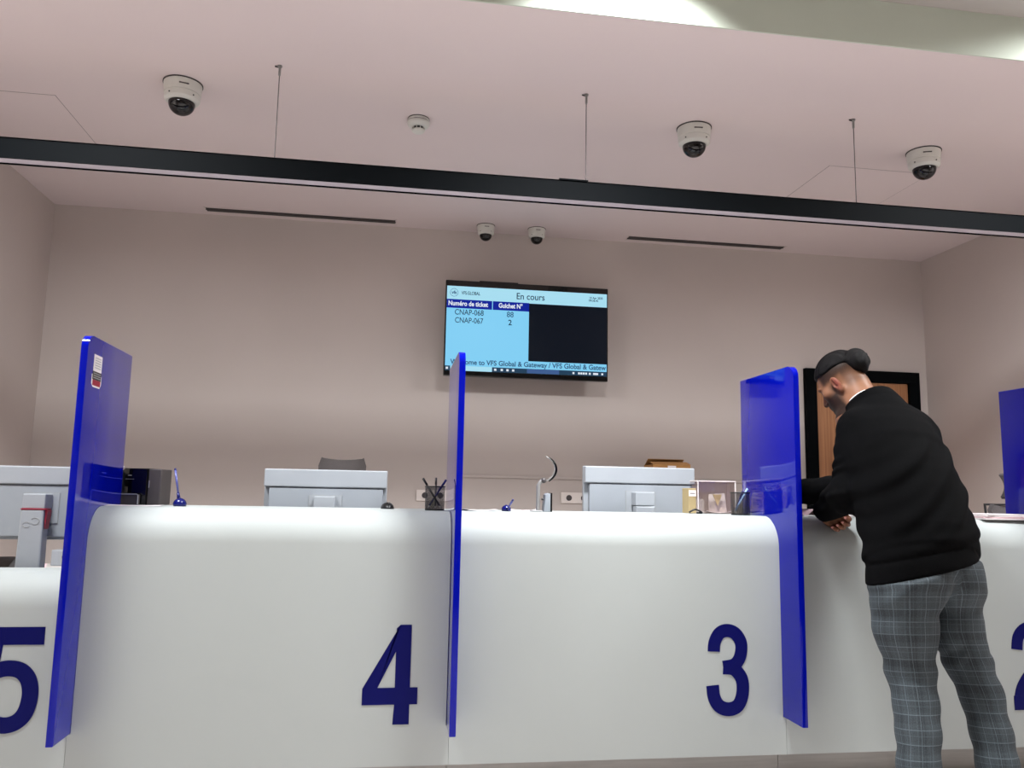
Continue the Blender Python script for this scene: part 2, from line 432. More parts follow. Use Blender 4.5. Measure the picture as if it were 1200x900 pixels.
# ---------------------------------------------------------------- office chairs
def office_chair(x, y, rz, ztop, bw, m, label, headrest=0):
    t = empty('office_chair', (x, y, 0), rz)        # back towards local +y
    bm = bmesh.new()
    for k in range(5):
        a = 2*PI*k/5+.3
        add_tube(bm, [(0, 0, .10), (.30*math.cos(a), .30*math.sin(a), .07)], [.028, .016], 8)
    b = obj('star_base', bm, M['dark'], t)
    for k in range(5):
        a = 2*PI*k/5+.3; c = (.30*math.cos(a), .30*math.sin(a), .03)
        bm = bmesh.new(); add_tube(bm, [(c[0]-.018*math.sin(a), c[1]+.018*math.cos(a), .03), (c[0]+.018*math.sin(a), c[1]-.018*math.cos(a), .03)], .03, 12)
        obj('caster', bm, M['black'], b)
    bm = bmesh.new(); add_tube(bm, [(0, 0, .08), (0, 0, .46)], [.026, .02], 12); obj('gas_column', bm, M['steel'], t, True)
    bm = bmesh.new(); add_box(bm, -.24, .24, -.25, .2, .46, .54, .03, 3); obj('seat', bm, m, t, True)
    zb = .64
    zt = ztop-headrest
    def shell(w0, w1, z0, z1, y0, th):
        bm = bmesh.new(); nx, nz = 12, 14; g = {}
        for s in (0, 1):
            for i in range(nx+1):
                for k in range(nz+1):
                    u = i/nx*2-1; v = k/nz
                    w = w0+(w1-w0)*v
                    ce = 1-.12*max(0, abs(u)-.8)/.2*(1 if v in (0, 1) else 0)
                    z = z0+(z1-z0)*v-(.012*(1-u*u) if v == 1 else 0)
                    yy = y0+.05*(1-u*u)-.04*math.sin(v*PI)+(th*s)
                    g[s, i, k] = bm.verts.new((u*w*ce, yy, z))
        for s in (0, 1):
            for i in range(nx):
                for k in range(nz):
                    bm.faces.new((g[s, i, k], g[s, i+1, k], g[s, i+1, k+1], g[s, i, k+1]))
        for i in range(nx):
            for k in (0, nz): bm.faces.new((g[0, i, k], g[0, i+1, k], g[1, i+1, k], g[1, i, k]))
        for k in range(nz):
            for i in (0, nx): bm.faces.new((g[0, i, k], g[0, i, k+1], g[1, i, k+1], g[1, i, k]))
        return bm
    obj('backrest', shell(bw*.86, bw, zb, zt-(.02 if headrest else 0), .20, .03), m, t, True, 50)
    if headrest:
        obj('headrest', shell(bw*.62, bw*.64, zt+.012, ztop, .19, .035), m, t, True, 50)
        bm = bmesh.new(); add_tube(bm, [(0, .275, zt-.12), (0, .285, zt+.06)], .012, 8); obj('headrest_post', bm, M['dark'], t)
        bm = bmesh.new()
        add_tube(bm, [(-bw*.86, .235, zb), (-bw, .235, zt-.022), (bw, .235, zt-.022), (bw*.86, .235, zb)], .008, 8)
        obj('back_frame', bm, M['dark'], t)
    bm = bmesh.new(); add_tube(bm, [(0, .1, .45), (0, .24, .5), (0, .30, .8)], .018, 8); obj('back_bar', bm, M['dark'], t)
    for s in (-1, 1):
        bm = bmesh.new(); add_tube(bm, [(s*.24, 0, .5), (s*.27, 0, .53), (s*.27, 0, .68)], .013, 8)
        add_box(bm, s*.27-.03, s*.27+.03, -.12, .12, .68, .705, .008)
        obj('armrest', bm, M['dark'], t)
    tag(t, label, 'chair', 'grey office chairs')
office_chair(-.262, 4.66, .0, 1.315, .138, M['chair'], 'grey office chair peeking over the monitor behind counter 4')
office_chair(3.745, 4.12, .1, 1.295, .255, M['mesh'], 'grey mesh office chair with headrest beside the right edge divider', .16)

# ---------------------------------------------------------------- ceiling fittings
def dome_camera(x, y, r, label, aim):
    t = empty('dome_camera', (x, y, ZC), aim); k = r/.088
    bm = bmesh.new(); add_lathe(bm, [(.092*k, 0), (.092*k, -.004*k), (.086*k, -.006*k)], 40); obj('mounting_base', bm, M['gap'], t, True, 30)
    bm = bmesh.new(); add_lathe(bm, [(.088*k, -.004*k), (.088*k, -.010*k), (.084*k, -.056*k), (.081*k, -.058*k), (.0805*k, -.060*k), (.083*k, -.061*k), (.081*k, -.085*k), (.068*k, -.098*k), (.060*k, -.098*k)], 48)
    h = obj('housing', bm, M['camw'], t, True, 30)
    for a in (0.6, 2.1, 3.9, 5.3):
        bm = bmesh.new(); add_tube(bm, [(.079*k*math.cos(a), .079*k*math.sin(a), -.075*k), (.085*k*math.cos(a), .085*k*math.sin(a), -.077*k)], .0035*k, 8)
        obj('screw', bm, M['dark'], h)
    bm = bmesh.new(); add_box(bm, -.022*k, .022*k, -.0885*k, -.080*k, -.036*k, -.031*k); obj('marking', bm, M['dgrey'], h)
    bm = bmesh.new(); add_lathe(bm, [(.061*k, -.095*k)]+[(.061*k*math.cos(math.radians(a)), -.100*k-.058*k*math.sin(math.radians(a))) for a in range(0, 91, 6)], 40)
    obj('dome', bm, M['gblack'], t, True)
    tag(t, label, 'camera', 'dome cameras on the ceiling')
dome_camera(-1.05, 3.90, .088, 'large white dome camera on the ceiling, left of smoke detector', .3)
dome_camera(1.535, 3.89, .088, 'large white dome camera on the ceiling between two hanging wires', -.1)
dome_camera(2.895, 3.93, .088, 'large white dome camera on the ceiling, right of the last wire', -.4)
dome_camera(.642, 5.69, .064, 'small white dome camera above the television, the left of two', 0)
dome_camera(1.02, 5.69, .064, 'small white dome camera above the television, the right of two', 0)

t = empty('smoke_detector', (.09, 4.06, ZC))
bm = bmesh.new(); add_lathe(bm, [(.057, 0), (.057, -.0035)], 40); obj('mounting_ring', bm, M['dgrey'], t, True, 30)
bm = bmesh.new(); add_lathe(bm, [(.055, -.0035), (.055, -.016), (.053, -.0165)], 40); obj('base', bm, M['camw'], t, True, 30)
bm = bmesh.new(); add_lathe(bm, [(.056, -.0155), (.056, -.018)], 40); obj('joint_ring', bm, M['dgrey'], t, True, 30)
bm = bmesh.new(); add_lathe(bm, [(.054, -.0180), (.058, -.019), (.058, -.03), (.05, -.042), (.034, -.046)], 40); obj('body', bm, M['camw'], t, True, 30)
bm = bmesh.new(); add_lathe(bm, [(.029, -.045), (.029, -.060)], 32); ch = obj('chamber', bm, M['dark'], t, True, 30)
bm = bmesh.new()
for k in range(10):
    a = 2*PI*k/10; add_tube(bm, [(.031*math.cos(a), .031*math.sin(a), -.044), (.031*math.cos(a), .031*math.sin(a), -.062)], .0022, 6)
obj('rib', bm, M['camw'], ch)
bm = bmesh.new(); add_lathe(bm, [(.034, -.060), (.034, -.066), (.026, -.073), (.004, -.076)], 32); obj('cap', bm, M['camw'], t, True, 30)
tag(t, 'round white smoke detector on the ceiling', 'smoke detector')

# hanging black linear luminaire
t = empty('linear_pendant', (.9, 3.6, 2.51))
x0, x1 = XL-.9+.004, XR-.9-.004
bm = bmesh.new()
for y0, y1, z0, z1 in ((0, .006, -.002, .092), (.066, .072, -.005, .092), (0, .072, .086, .092)):
    add_box(bm, x0, x1, y0, y1, z0, z1)
add_box(bm, x0-.003, x0, 0, .072, -.002, .092); add_box(bm, x1, x1+.003, 0, .072, -.002, .092)
obj('housing', bm, M['bbeam'], t)
box('diffuser', x0, x1, .0065, .0655, .001, .012, M['diff'], t)
box('joint_cover', -.15, -.01, -.001, .073, .0925, .099, M['bbeam'], t)
for wx in (-.562, .887, 2.291):
    bm = bmesh.new(); add_tube(bm, [(wx-.9, .036, .093), (wx-.9, .036, .535)], .0022, 8); w = obj('suspension_wire', bm, M['wire'], t)
    bm = bmesh.new(); add_lathe(bm, [(.011, .5495), (.011, .543), (.006, .538), (.006, .505), (.003, .498)], 14, (wx-.9, .036, 0)); obj('wire_gripper', bm, M['steel'], w, True)
    bm = bmesh.new(); add_tube(bm, [(wx-.9-.022, .036, .545), (wx-.9+.006, .036, .540)], .004, 6); obj('end_clip', bm, M['dark'], w)
tag(t, 'long black linear lamp hanging on wires across the ceiling', 'pendant light')

def slot(x0, x1, label):
    t = empty('slot_diffuser', ((x0+x1)/2, 5.735, ZC)); h = (x1-x0)/2
    bm = bmesh.new()
    add_box(bm, -h, h, -.048, -.040, -.004, 0); add_box(bm, -h, h, .040, .048, -.004, 0); add_box(bm, -h, -h+.008, -.048, .048, -.004, 0); add_box(bm, h-.008, h, -.048, .048, -.004, 0)
    obj('frame', bm, M['ceil'], t)
    bm = bmesh.new(); add_box(bm, -h+.004, h-.004, -.040, .040, -.002, -.0005); obj('slot', bm, M['gap'], t)
    bm = bmesh.new(); add_box(bm, -h+.004, h-.004, -.004, .004, -.006, -.002); obj('blade', bm, M['dgrey'], t)
    tag(t, label, 'air vent', 'ceiling slot diffusers')
slot(-1.335, -.005, 'thin dark air slot in the ceiling, left of the small cameras')
slot(1.72, 2.985, 'thin dark air slot in the ceiling, right of the small cameras')

def hatch(x0, x1, y0, y1, label):
    t = empty('ceiling_hatch', ((x0+x1)/2, (y0+y1)/2, ZC)); hx, hy = (x1-x0)/2, (y1-y0)/2
    bm = bmesh.new(); g = .0028
    for a in ((-hx, hx, -hy, -hy+g), (-hx, hx, hy-g, hy), (-hx, -hx+g, -hy, hy), (hx-g, hx, -hy, hy)):
        add_box(bm, *a, -.0006, -.0001)
    obj('seam', bm, M['hatch'], t)
    box('hatch_panel', -hx+g, hx-g, -hy+g, hy-g, -.0012, -.0001, M['ceil'], t)
    tag(t, label, 'access panel', 'ceiling access panels')
M['hatch'] = mat('hatch_seam', (128, 116, 115), .8, var=.1, vscale=5)
hatch(-2.335, -1.717, 4.14, 4.76, 'flush square access panel in the ceiling near the left wall')
hatch(2.485, 3.13, 4.2, 4.82, 'flush square access panel in the ceiling below the right camera')

# ---------------------------------------------------------------- television
TX, TZ, TYF = .99, 2.325, 5.62     # centre and front plane
kk = TYF/YB
t = empty('wall_mounted_tv', (TX*kk+.0, TYF, 0))
W2, H2 = .617*kk, .357*kk
zc_ = 1.13+(TZ-1.13)*kk
t.location.z = zc_
box('casing', -W2, W2, .0, .05, -H2, H2, M['gblack'], t, .004)
bm = bmesh.new(); add_box(bm, -.3, .3, .05, .075, -.25, .2, .01); add_box(bm, -.16, .08, .075, TYF*0+.215, .05, .12); obj('rear_housing', bm, M['black'], t)
bm = bmesh.new(); add_box(bm, -.22, .12, .205, .228, -.12, .16, .004); obj('wall_bracket', bm, M['dark'], t)
box('cable_cover', -.35, -.07, .02, .06, H2-.002, H2+.012, M['dark'], t, .003)
sw0, sw1 = -W2*.983, W2*.985; st0, sb0 = H2*.875, -H2*.895
SWd, SHt = sw1-sw0, st0-sb0
def srect(name, u0, u1, v0, v1, m, parent, dy):
    return box(name, sw0+u0*SWd, sw0+u1*SWd, -dy-.0004, -dy, st0-v1*SHt, st0-v0*SHt, m, parent)
E = {}
E['cyan'] = emit('screen_cyan', (133, 212, 250), 1.25)
E['head'] = emit('screen_header', (176, 232, 252), 1.2)
E['blue'] = emit('screen_blue', (12, 40, 178), .9)
E['video'] = emit('screen_dark', (6, 15, 28), 1)
E['bar'] = emit('screen_taskbar', (38, 74, 104), .9)
E['barlow'] = emit('screen_taskbar_glow', (74, 110, 170), .9)
E['ink'] = emit('screen_ink', (38, 82, 110), .6)
E['ink2'] = emit('screen_ink_blue', (72, 130, 176), .6)
E['whitetxt'] = emit('screen_white', (235, 242, 252), 1.2)
scr = srect('screen', 0, 1, 0, 1, E['cyan'], t, .0005)
srect('header', 0, 1, 0, .163, E['head'], scr, .0010)
srect('video_area', .507, 1, .163, .855, E['video'], scr, .0010)
srect('table_header', 0, .277, .158, .262, E['blue'], scr, .0014)
srect('table_header', .282, .507, .158, .262, E['blue'], scr, .0014)
srect('taskbar', 0, 1, .945, 1, E['bar'], scr, .0010)
srect('taskbar_glow', .5, .7, .947, .998, E['barlow'], scr, .0014)
srect('search_box', .032, .285, .945, 1, E['head'], scr, .0014)
def stext(s, u, v, size, m, bold=0, width=None, align='CENTER'):
    return text_mesh('screen_text', s, size, m, scr, (sw0+u*SWd, -.0022, st0-v*SHt), bold, align, width, .0002)
stext('En cours', .515, .085, .066, E['ink'], .0006, .175*SWd)
stext('VFS.GLOBAL', .145, .08, .034, E['ink'], .0006, .115*SWd)
stext('10 Apr 2025', .93, .055, .022, E['ink'], .0004, .085*SWd)
stext('09:36:41', .915, .088, .022, E['ink'], .0004, .06*SWd)
stext('Numéro de ticket', .13, .208, .047, E['whitetxt'], .0014, .242*SWd)
stext('Guichet N°', .392, .208, .047, E['whitetxt'], .0014, .148*SWd)
stext('CNAP-068', .138, .312, .056, E['ink'], .0004, .176*SWd)
stext('CNAP-067', .138, .408, .056, E['ink'], .0004, .172*SWd)
stext('88', .39, .312, .056, E['ink2'], .0006, .042*SWd)
stext('2', .39, .408, .056, E['ink'], .0008)
stext('Welcome to VFS Global & Gateway / VFS Global & Gatew', .513, .899, .05, E['ink2'], .0012, .965*SWd)
# round emblem
bm = bmesh.new()
add_tube(bm, [(.028*math.cos(a), -.0002, .028*math.sin(a)) for a in np.linspace(0, 2*PI, 33)], .0014, 6, False)
em = obj('emblem_ring', bm, E['ink2'], scr); em.location = (sw0+.043*SWd, -.0018, st0-.078*SHt)
stext('vfs', .043, .078, .032, E['ink2'], .0010)
bm = bmesh.new()
for u in (.012, .305, .345, .38, .415): add_box(bm, sw0+(u-.007)*SWd, sw0+(u+.007)*SWd, -.0019, -.0015, st0-.985*SHt, st0-.96*SHt)
for u in (.79, .825, .84, .855, .87, .893, .93, .972): add_box(bm, sw0+(u-(.016 if u == .93 else .006))*SWd, sw0+(u+(.016 if u == .93 else .006))*SWd, -.0019, -.0015, st0-.986*SHt, st0-.962*SHt)
obj('taskbar_icons', bm, E['whitetxt'], scr)
tag(t, 'wall television showing ticket numbers, above the middle divider', 'television')

# ---------------------------------------------------------------- wall sockets
def socket(x0, x1, label):
    t = empty('wall_socket', ((x0+x1)/2, YB, 1.06)); h = (x1-x0)/2
    box('cover_plate', -h, h, -.014, -.001, 0, .078, M['outlet'], t, .004)
    for s in (-1, 1):
        bm = bmesh.new(); add_lathe(bm, [(.021, 0), (.021, .0035), (.017, .0035)], 24)
        bmesh.ops.rotate(bm, verts=bm.verts, matrix=Matrix.Rotation(PI/2, 3, 'X'))
        o = obj('socket_ring', bm, M['dgrey'], t); o.location = (s*h*.48, -.0135, .039)
    tag(t, label, 'socket', 'double wall sockets')
socket(.208, .437, 'white double wall socket behind the pen cup of counter 4')
socket(1.255, 1.485, 'white double wall socket beside the monitor of counter 3')

# ---------------------------------------------------------------- things on the counters
TOPZ = 1.05
# printer
t = empty('photo_printer', (-1.02, 3.585, TOPZ+.0012), -.12)
bm = bmesh.new(); add_prism(bm, [(-.1, .0), (.035, .0), (.035, .15), (-.06, .15), (-.1, .11)], 0, .12, 'y', bev=.004); obj('body', bm, M['gblack'], t, True, 25)
box('side_case', .036, .09, .005, .118, 0, .148, M['dgrey'], t, .004)
bm = bmesh.new(); add_box(bm, -.085, .012, -.026, -.001, 0, .042, .003); tr = obj('paper_tray', bm, M['dgrey'], t)
bm = bmesh.new(); add_tube(bm, [(-.085, -.027, .043), (.008, -.027, .043), (.013, -.027, .039), (.013, -.027, .002)], .0022, 6); obj('tray_rim', bm, M['silver'], tr)
bm = bmesh.new(); add_box(bm, .04, .043, .0035, .006, .07, .10); obj('maker_mark', bm, M['silver'], t)
bm = bmesh.new(); add_box(bm, -.045, -.03, -.0012, .001, .118, .122, 0); add_box(bm, -.055, -.02, -.0012, .001, .104, .1055); obj('indicator', bm, M['silver'], t)
bm = bmesh.new(); add_tube(bm, spline([(-.125, -.01, .08), (-.112, -.012, .10), (-.10, -.012, .135), (-.075, -.010, .156), (-.06, -.008, .154)], 6), .0022, 6); obj('cable', bm, M['paper'], t)
tag(t, 'small black printer on counter 4 beside the stickered divider', 'printer')

def sheet(name, x, y, z, w, h, rz, m, label, cat, curl=.004, group='papers on the counters', n=10, seed=1, th=.0012):
    rng = random.Random(seed)
    bm = bmesh.new(); g = {}
    ph = rng.random()*6
    for s in (0, 1):
        for i in range(n+1):
            for j in range(n+1):
                u, v = i/n, j/n
                zz = curl*(u-.5)**2*4*(.5+.5*math.sin(ph+3*v))+.001+th*s
                g[s, i, j] = bm.verts.new(((u-.5)*w, (v-.5)*h, zz))
    for s in (0, 1):
        for i in range(n):
            for j in range(n): bm.faces.new((g[s, i, j], g[s, i+1, j], g[s, i+1, j+1], g[s, i, j+1]))
    for i in range(n):
        for j in (0, n):
            bm.faces.new((g[0, i, j], g[0, i+1, j], g[1, i+1, j], g[1, i, j])); bm.faces.new((g[0, j, i], g[0, j, i+1], g[1, j, i+1], g[1, j, i]))
    o = obj(name, bm, m, None, True, 60); o.location = (x, y, z); o.rotation_euler.z = rz
    return tag(o, label, cat, group)
sheet('paper_sheet', -.985, 3.425, TOPZ-.0005, .21, .13, .1, M['paper'], 'white paper sheet lying before the black printer', 'paper', .003, seed=2)
sheet('paper_sheet', .39, 3.55, TOPZ-.0005, .14, .2, .1, M['paper'], 'white paper sheet on counter 3 next to the middle divider', 'paper', .006, seed=3)
sheet('paper_sheet', .60, 3.62, TOPZ-.0005, .16, .16, -.2, M['paper'], 'white paper sheet under the silver stand on counter 3', 'paper', .012, seed=5)
sheet('paper_sheet', 2.04, 3.43, TOPZ-.0005, .21, .17, .2, M['paper'], 'white paper sheet by the hand of the bending man', 'paper', .012, seed=6)

# crumpled passport sleeve / open booklet left of his hand
t = empty('open_booklet', (1.79, 3.40, TOPZ+.0005), .25)
for s in (-1, 1):
    bm = bmesh.new(); g = []
    for i in range(9):
        u = i/8
        g.append([bm.verts.new((s*.012+s*u*.085, v, .004+.034*math.sin(PI*min(1, u*1.1))*(.55+.45*u)+dz)) for v in (-.065, .065) for dz in (0, .002)])
    for a, b in zip(g, g[1:]):
        for p, q in ((0, 1), (1, 3), (3, 2), (2, 0)): bm.faces.new((a[p], a[q], b[q], b[p]))
    bm.faces.new((g[0][0], g[0][1], g[0][3], g[0][2])); bm.faces.new((g[-1][0], g[-1][1], g[-1][3], g[-1][2]))
    obj('page', bm, M['pink'], t, True, 50)
box('spine', -.013, .013, -.065, .065, 0, .006, M['paper'], t)
tag(t, 'open pale booklet on counter 2 under the man\'s forearms', 'booklet')
# stack of forms to the right of the man
t = empty('form_stack', (2.735, 3.345, TOPZ), -.1)
for k in range(4):
    bm = bmesh.new(); add_box(bm, -.115, .115, -.085, .085, k*.0065+.0005, k*.0065+.006)
    o = obj('form', bm, M['paper' if k != 1 else 'pink'], t); o.rotation_euler.z = (.05, -.04, .02, .09)[k]; o.location = (.006*k, .004*k, 0)
tag(t, 'small stack of pale forms on counter 2, right of the man', 'papers')

# pen stands (ball base with a leaning pen)
def pen_stand(x, y, tip, label, s=1):
    t = empty('pen_stand', (x, y, TOPZ+.0003))
    bm = bmesh.new(); add_lathe(bm, [(.024*s, 0)]+[(.026*s*math.cos(math.radians(a)), .008*s+.026*s*math.sin(math.radians(a))*.95) for a in range(0, 85, 12)]+[(.004, .034*s)], 28)
    obj('ball_base', bm, M['penblue'], t, True)
    d = Vector(tip).normalized(); L = Vector(tip).length
    bm = bmesh.new(); add_tube(bm, [d*.028*s, d*.055*s], [.0075*s, .005*s], 10); obj('socket_cup', bm, M['penblue'], t, True)
    bm = bmesh.new(); add_tube(bm, [d*.05*s, d*(L-.008)], [.0040, .0046], 10); p = obj('pen', bm, M['penmid'], t, True)
    bm = bmesh.new(); add_tube(bm, [d*(L-.008), d*L], [.0048, .0035], 10); obj('pen_cap', bm, M['penblue'], p, True)
    tag(t, label, 'pen stand', 'blue counter pen stands')
M['penmid'] = mat('pen_barrel', (84, 88, 150), .25, var=.05)
pen_stand(-.82, 3.455, (-.030, .01, .152), 'blue pen leaning upright in a ball stand on counter 4')
pen_stand(.512, 3.50, (.012, -.11, .050), 'blue pen lying back in a ball stand on counter 3', .8)

# mesh pen cups and the pens in them
def pen_cup(x, y, label):
    t = empty('pen_cup', (x, y, TOPZ+.0005)); r, h, n = .040, .098, 40
    me = bpy.data.meshes.new('mesh_wall'); bm = bmesh.new(); uvl = bm.loops.layers.uv.new('UVMap')
    A = [bm.verts.new((r*math.cos(2*PI*k/n), r*math.sin(2*PI*k/n), .002)) for k in range(n)]
    B = [bm.verts.new((r*1.03*math.cos(2*PI*k/n), r*1.03*math.sin(2*PI*k/n), h)) for k in range(n)]
    for k in range(n):
        f = bm.faces.new((A[k], A[(k+1) % n], B[(k+1) % n], B[k]))
        for l, uv in zip(f.loops, ((k*2, 0), (k*2+2, 0), (k*2+2, 32), (k*2, 32))): l[uvl].uv = uv
    bm.to_mesh(me); bm.free(); link('mesh_wall', me, M['cupmesh'], t, True)
    bm = bmesh.new(); add_tube(bm, [(r*1.03*math.cos(a), r*1.03*math.sin(a), h) for a in np.linspace(0, 2*PI, 41)], .0025, 8, False); obj('rim', bm, M['black'], t, True)
    bm = bmesh.new(); add_lathe(bm, [(r, 0), (r, .005)], 40); obj('base', bm, M['black'], t)
    tag(t, label, 'pen cup', 'black mesh pen cups')
def pen(x, y, a, b, m, label, cat='pen'):
    a, b = Vector(a), Vector(b); d = b-a
    t = empty('pen', (x, y, TOPZ)); L = d.length
    bm = bmesh.new(); add_tube(bm, [a+d*.08, a+d*.78], .0042, 10); obj('barrel', bm, m, t, True)
    bm = bmesh.new(); add_tube(bm, [a, a+d*.08], [.0012, .0042], 10); obj('tip', bm, M['silver'], t, True)
    bm = bmesh.new(); add_tube(bm, [a+d*.78, b], [.0048, .0046], 10); obj('cap', bm, m, t, True)
    tag(t, label, cat, 'pens in the mesh cups')
pen_cup(.199, 3.42, 'black mesh pen cup with three dark pens on counter 4')
pen(.199, 3.42, (.026, -.002, .010), (-.052, .002, .132), M['black'], 'black pen leaning left in the mesh cup on counter 4')
pen(.199, 3.43, (-.028, -.004, .010), (.046, .006, .128), M['penblue'], 'dark blue pen leaning right in the mesh cup on counter 4')
pen(.199, 3.42, (.004, .02, .008), (.004, .026, .136), M['dgrey'], 'grey pen upright in the mesh cup on counter 4')
pen_cup(1.543, 3.42, 'black mesh pen cup with a pale pen beside the bending man')
pen(1.543, 3.42, (-.03, -.006, .012), (.038, .006, .116), M['penlight'], 'pale blue pen leaning in the mesh cup on counter 3')
pen(1.543, 3.428, (-.022, .0, .010), (.02, .010, .103), M['penblue'], 'short dark pen in the mesh cup on counter 3')

# silver stand with a crescent head
t = empty('camera_stand', (.652, 3.5, TOPZ+.0005))
bm = bmesh.new(); add_box(bm, -.03, .012, -.045, .045, 0, .006, .002); obj('foot_plate', bm, M['silver'], t)
bm = bmesh.new(); add_tube(bm, spline([(-.001, 0, .004), (-.001, 0, .09), (.0, 0, .112), (.012, 0, .130), (.03, 0, .136)], 6), .0085, 12); obj('post', bm, M['stand'], t, True)
bm = bmesh.new(); add_tube(bm, [(.022, -.012, .134), (.022, .012, .134)], .011, 14); obj('hinge', bm, M['dgrey'], t, True)
bm = bmesh.new(); cr = [(.002+.076*math.cos(a), 0, .183+.063*math.sin(a)) for a in np.linspace(-.98, .98, 19)]
add_tube(bm, cr, [.0022+.0036*math.sin(PI*i/18) for i in range(19)], 10); obj('crescent', bm, M['gblack'], t, True)
bm = bmesh.new(); cr = [(-.004+.076*math.cos(a), 0, .185+.061*math.sin(a)) for a in np.linspace(-1.05, 1.1, 19)]
add_tube(bm, cr, .0026, 8); obj('crescent_liner', bm, M['stand'], t, True)
tag(t, 'silver desk stand with a curved crescent head on counter 3', 'stand')
t = empty('card_reader', (.690, 3.49, TOPZ+.0005))
bm = bmesh.new(); add_prism(bm, [(-.020, 0), (.0085, 0), (.0085, .077), (-.003, .08), (-.013, .072)], -.03, .03, 'y', bev=.002); obj('case', bm, M['mong'], t, True, 25)
box('front_face', .009, .016, -.031, .031, 0, .081, M['gblack'], t, .002)
bm = bmesh.new(); add_tube(bm, [(-.016, 0, .052), (-.026, 0, .054)], .004, 8); obj('clip', bm, M['dark'], t)
tag(t, 'small grey card reader leaning at the foot of the silver stand', 'card reader')

# clear acrylic document box
t = empty('document_box', (1.515, 3.66, TOPZ+.0005))
for n_, a in (('front_wall', (-.092, .092, -.05, -.047)), ('back_wall', (-.092, .092, .047, .05)), ('side_wall', (-.092, -.089, -.047, .047)), ('side_wall', (.089, .092, -.047, .047))):
    box(n_, *a, .003, .148, M['clear'], t)
box('base', -.092, .092, -.05, .05, 0, .003, M['clear'], t)
bm = bmesh.new()
for a in ((-.093, .093, -.051, -.046), (-.093, .093, .046, .051), (-.093, -.088, -.046, .046), (.088, .093, -.046, .046)): add_box(bm, *a, .148, .152)
for sx in (-1, 1): add_box(bm, sx*.091-.002, sx*.091+.002, -.052, -.047, .002, .148)
obj('rim', bm, M['rim'], t)
tag(t, 'clear acrylic document box on counter 3, left of the pen cup', 'box')
M['greycard'] = mat('grey_card', (168, 158, 154), .8, var=.05, vscale=20)
def leaf(name, pts, m, label, cat, rx, z0, y, x):
    bm = bmesh.new(); add_prism(bm, pts, 0, .002, 'y'); o = obj(name, bm, m); o.location = (x, y, z0); o.rotation_euler.x = rx
    return tag(o, label, cat, 'cards in the document box')
leaf('printed_card', [(0, 0), (.09, 0), (.085, .09), (.005, .085)], M['greycard'], 'pale card standing inside the clear document box', 'card', -.15, TOPZ+.006, 3.66, 1.495)
leaf('folded_card', [(.02, 0), (.045, .055), (0, .055)], M['tan'], 'small tan triangular card in the clear document box', 'card', -.15, TOPZ+.035, 3.642, 1.512)
sheet('paper_sheet', 1.53, 3.66, TOPZ+.0036, .12, .085, .0, M['paper'], 'curled white slip lying in the clear document box', 'paper', .012, 'cards in the document box', seed=9)
# tan box file
t = empty('box_file', (1.445, 3.67, TOPZ+.0005)) if False else empty('box_file', (1.402, 3.665, TOPZ+.0005))
box('case', -.018, .018, -.04, .045, 0, .115, M['tan'], t, .002)
box('label_card', -.017, .017, -.0415, -.0395, .078, .106, M['outlet'], t)
box('label_line', -.012, .012, -.042, -.0412, .09, .093, M['dgrey'], t)
tag(t, 'narrow tan box file on counter 3, right of the monitor', 'file')
bm = bmesh.new(); add_tube(bm, spline([(1.36, 3.56, TOPZ+.006), (1.385, 3.555, TOPZ+.019), (1.41, 3.555, TOPZ+.012), (1.42, 3.555, TOPZ+.0045), (1.40, 3.57, TOPZ+.0045)], 6), .004, 8)
tag(obj('cable', bm, M['black'], None, True), 'short black cable loop below the right corner of counter 3 monitor', 'cable')
# mouse
t = empty('computer_mouse', (.005, 3.60, TOPZ+.0003), .2)
bm = bmesh.new(); bmesh.ops.create_uvsphere(bm, u_segments=24, v_segments=14, radius=1)
for v in bm.verts: v.co = Vector((v.co.x*.028, v.co.y*.05, max(v.co.z, 0)*.028))
obj('shell', bm, M['black'], t, True)
bm = bmesh.new(); add_tube(bm, [(-.003, -.03, .024), (.003, -.03, .024)], .006, 10); obj('wheel', bm, M['dgrey'], t)
tag(t, 'black computer mouse on counter 4, right of its monitor', 'mouse')
DZ = .7403
t = empty('desk_phone', (-1.62, 3.72, DZ), .15)
bm = bmesh.new(); add_prism(bm, [(-.09, 0), (.09, 0), (.09, .075), (.07, .08), (-.09, .03)], -.08, .08, 'x', bev=.004); obj('body', bm, M['black'], t)
bm = bmesh.new(); add_tube(bm, spline([(-.05, -.075, .06), (-.05, -.03, .085), (-.05, .03, .10), (-.05, .07, .10)], 5), [.02]*4+[.014]*8+[.02]*4, 10); obj('handset', bm, M['black'], t, True)
tag(t, 'black desk phone at the left edge behind low counter 5', 'phone')
t = empty('power_strip', (-1.36, 4.28, DZ))
box('housing', -.22, .22, -.03, .03, 0, .075, M['mong'], t, .004)
for k in range(3):
    bm = bmesh.new(); add_lathe(bm, [(.02, 0), (.02, .004), (.015, .004)], 20); bmesh.ops.rotate(bm, verts=bm.verts, matrix=Matrix.Rotation(PI/2, 3, 'X'))
    o = obj('socket_ring', bm, M['dgrey'], t); o.location = (-.15+k*.15, -.0295, .042)
tag(t, 'white upright power strip on the desk behind low counter 5', 'power strip')
t = empty('network_box', (-1.20, 3.92, DZ), -.1)
box('case', -.08, .08, -.06, .06, .006, .055, M['dgrey'], t, .004)
for a in (-1, 1): box('foot', a*.06-.01, a*.06+.01, -.05, .05, 0, .006, M['black'], t)
tag(t, 'small dark grey box on the desk behind low counter 5', 'box')
bm = bmesh.new(); add_tube(bm, spline([(-1.155, 4.23, DZ+.05), (-1.15, 4.17, DZ+.05), (-1.17, 4.12, DZ+.006), (-1.25, 4.08, DZ+.006), (-1.30, 4.13, DZ+.006)], 6), .004, 8)
tag(obj('cable', bm, M['tan'], None, True), 'yellowish cable running down from the white power strip', 'cable')
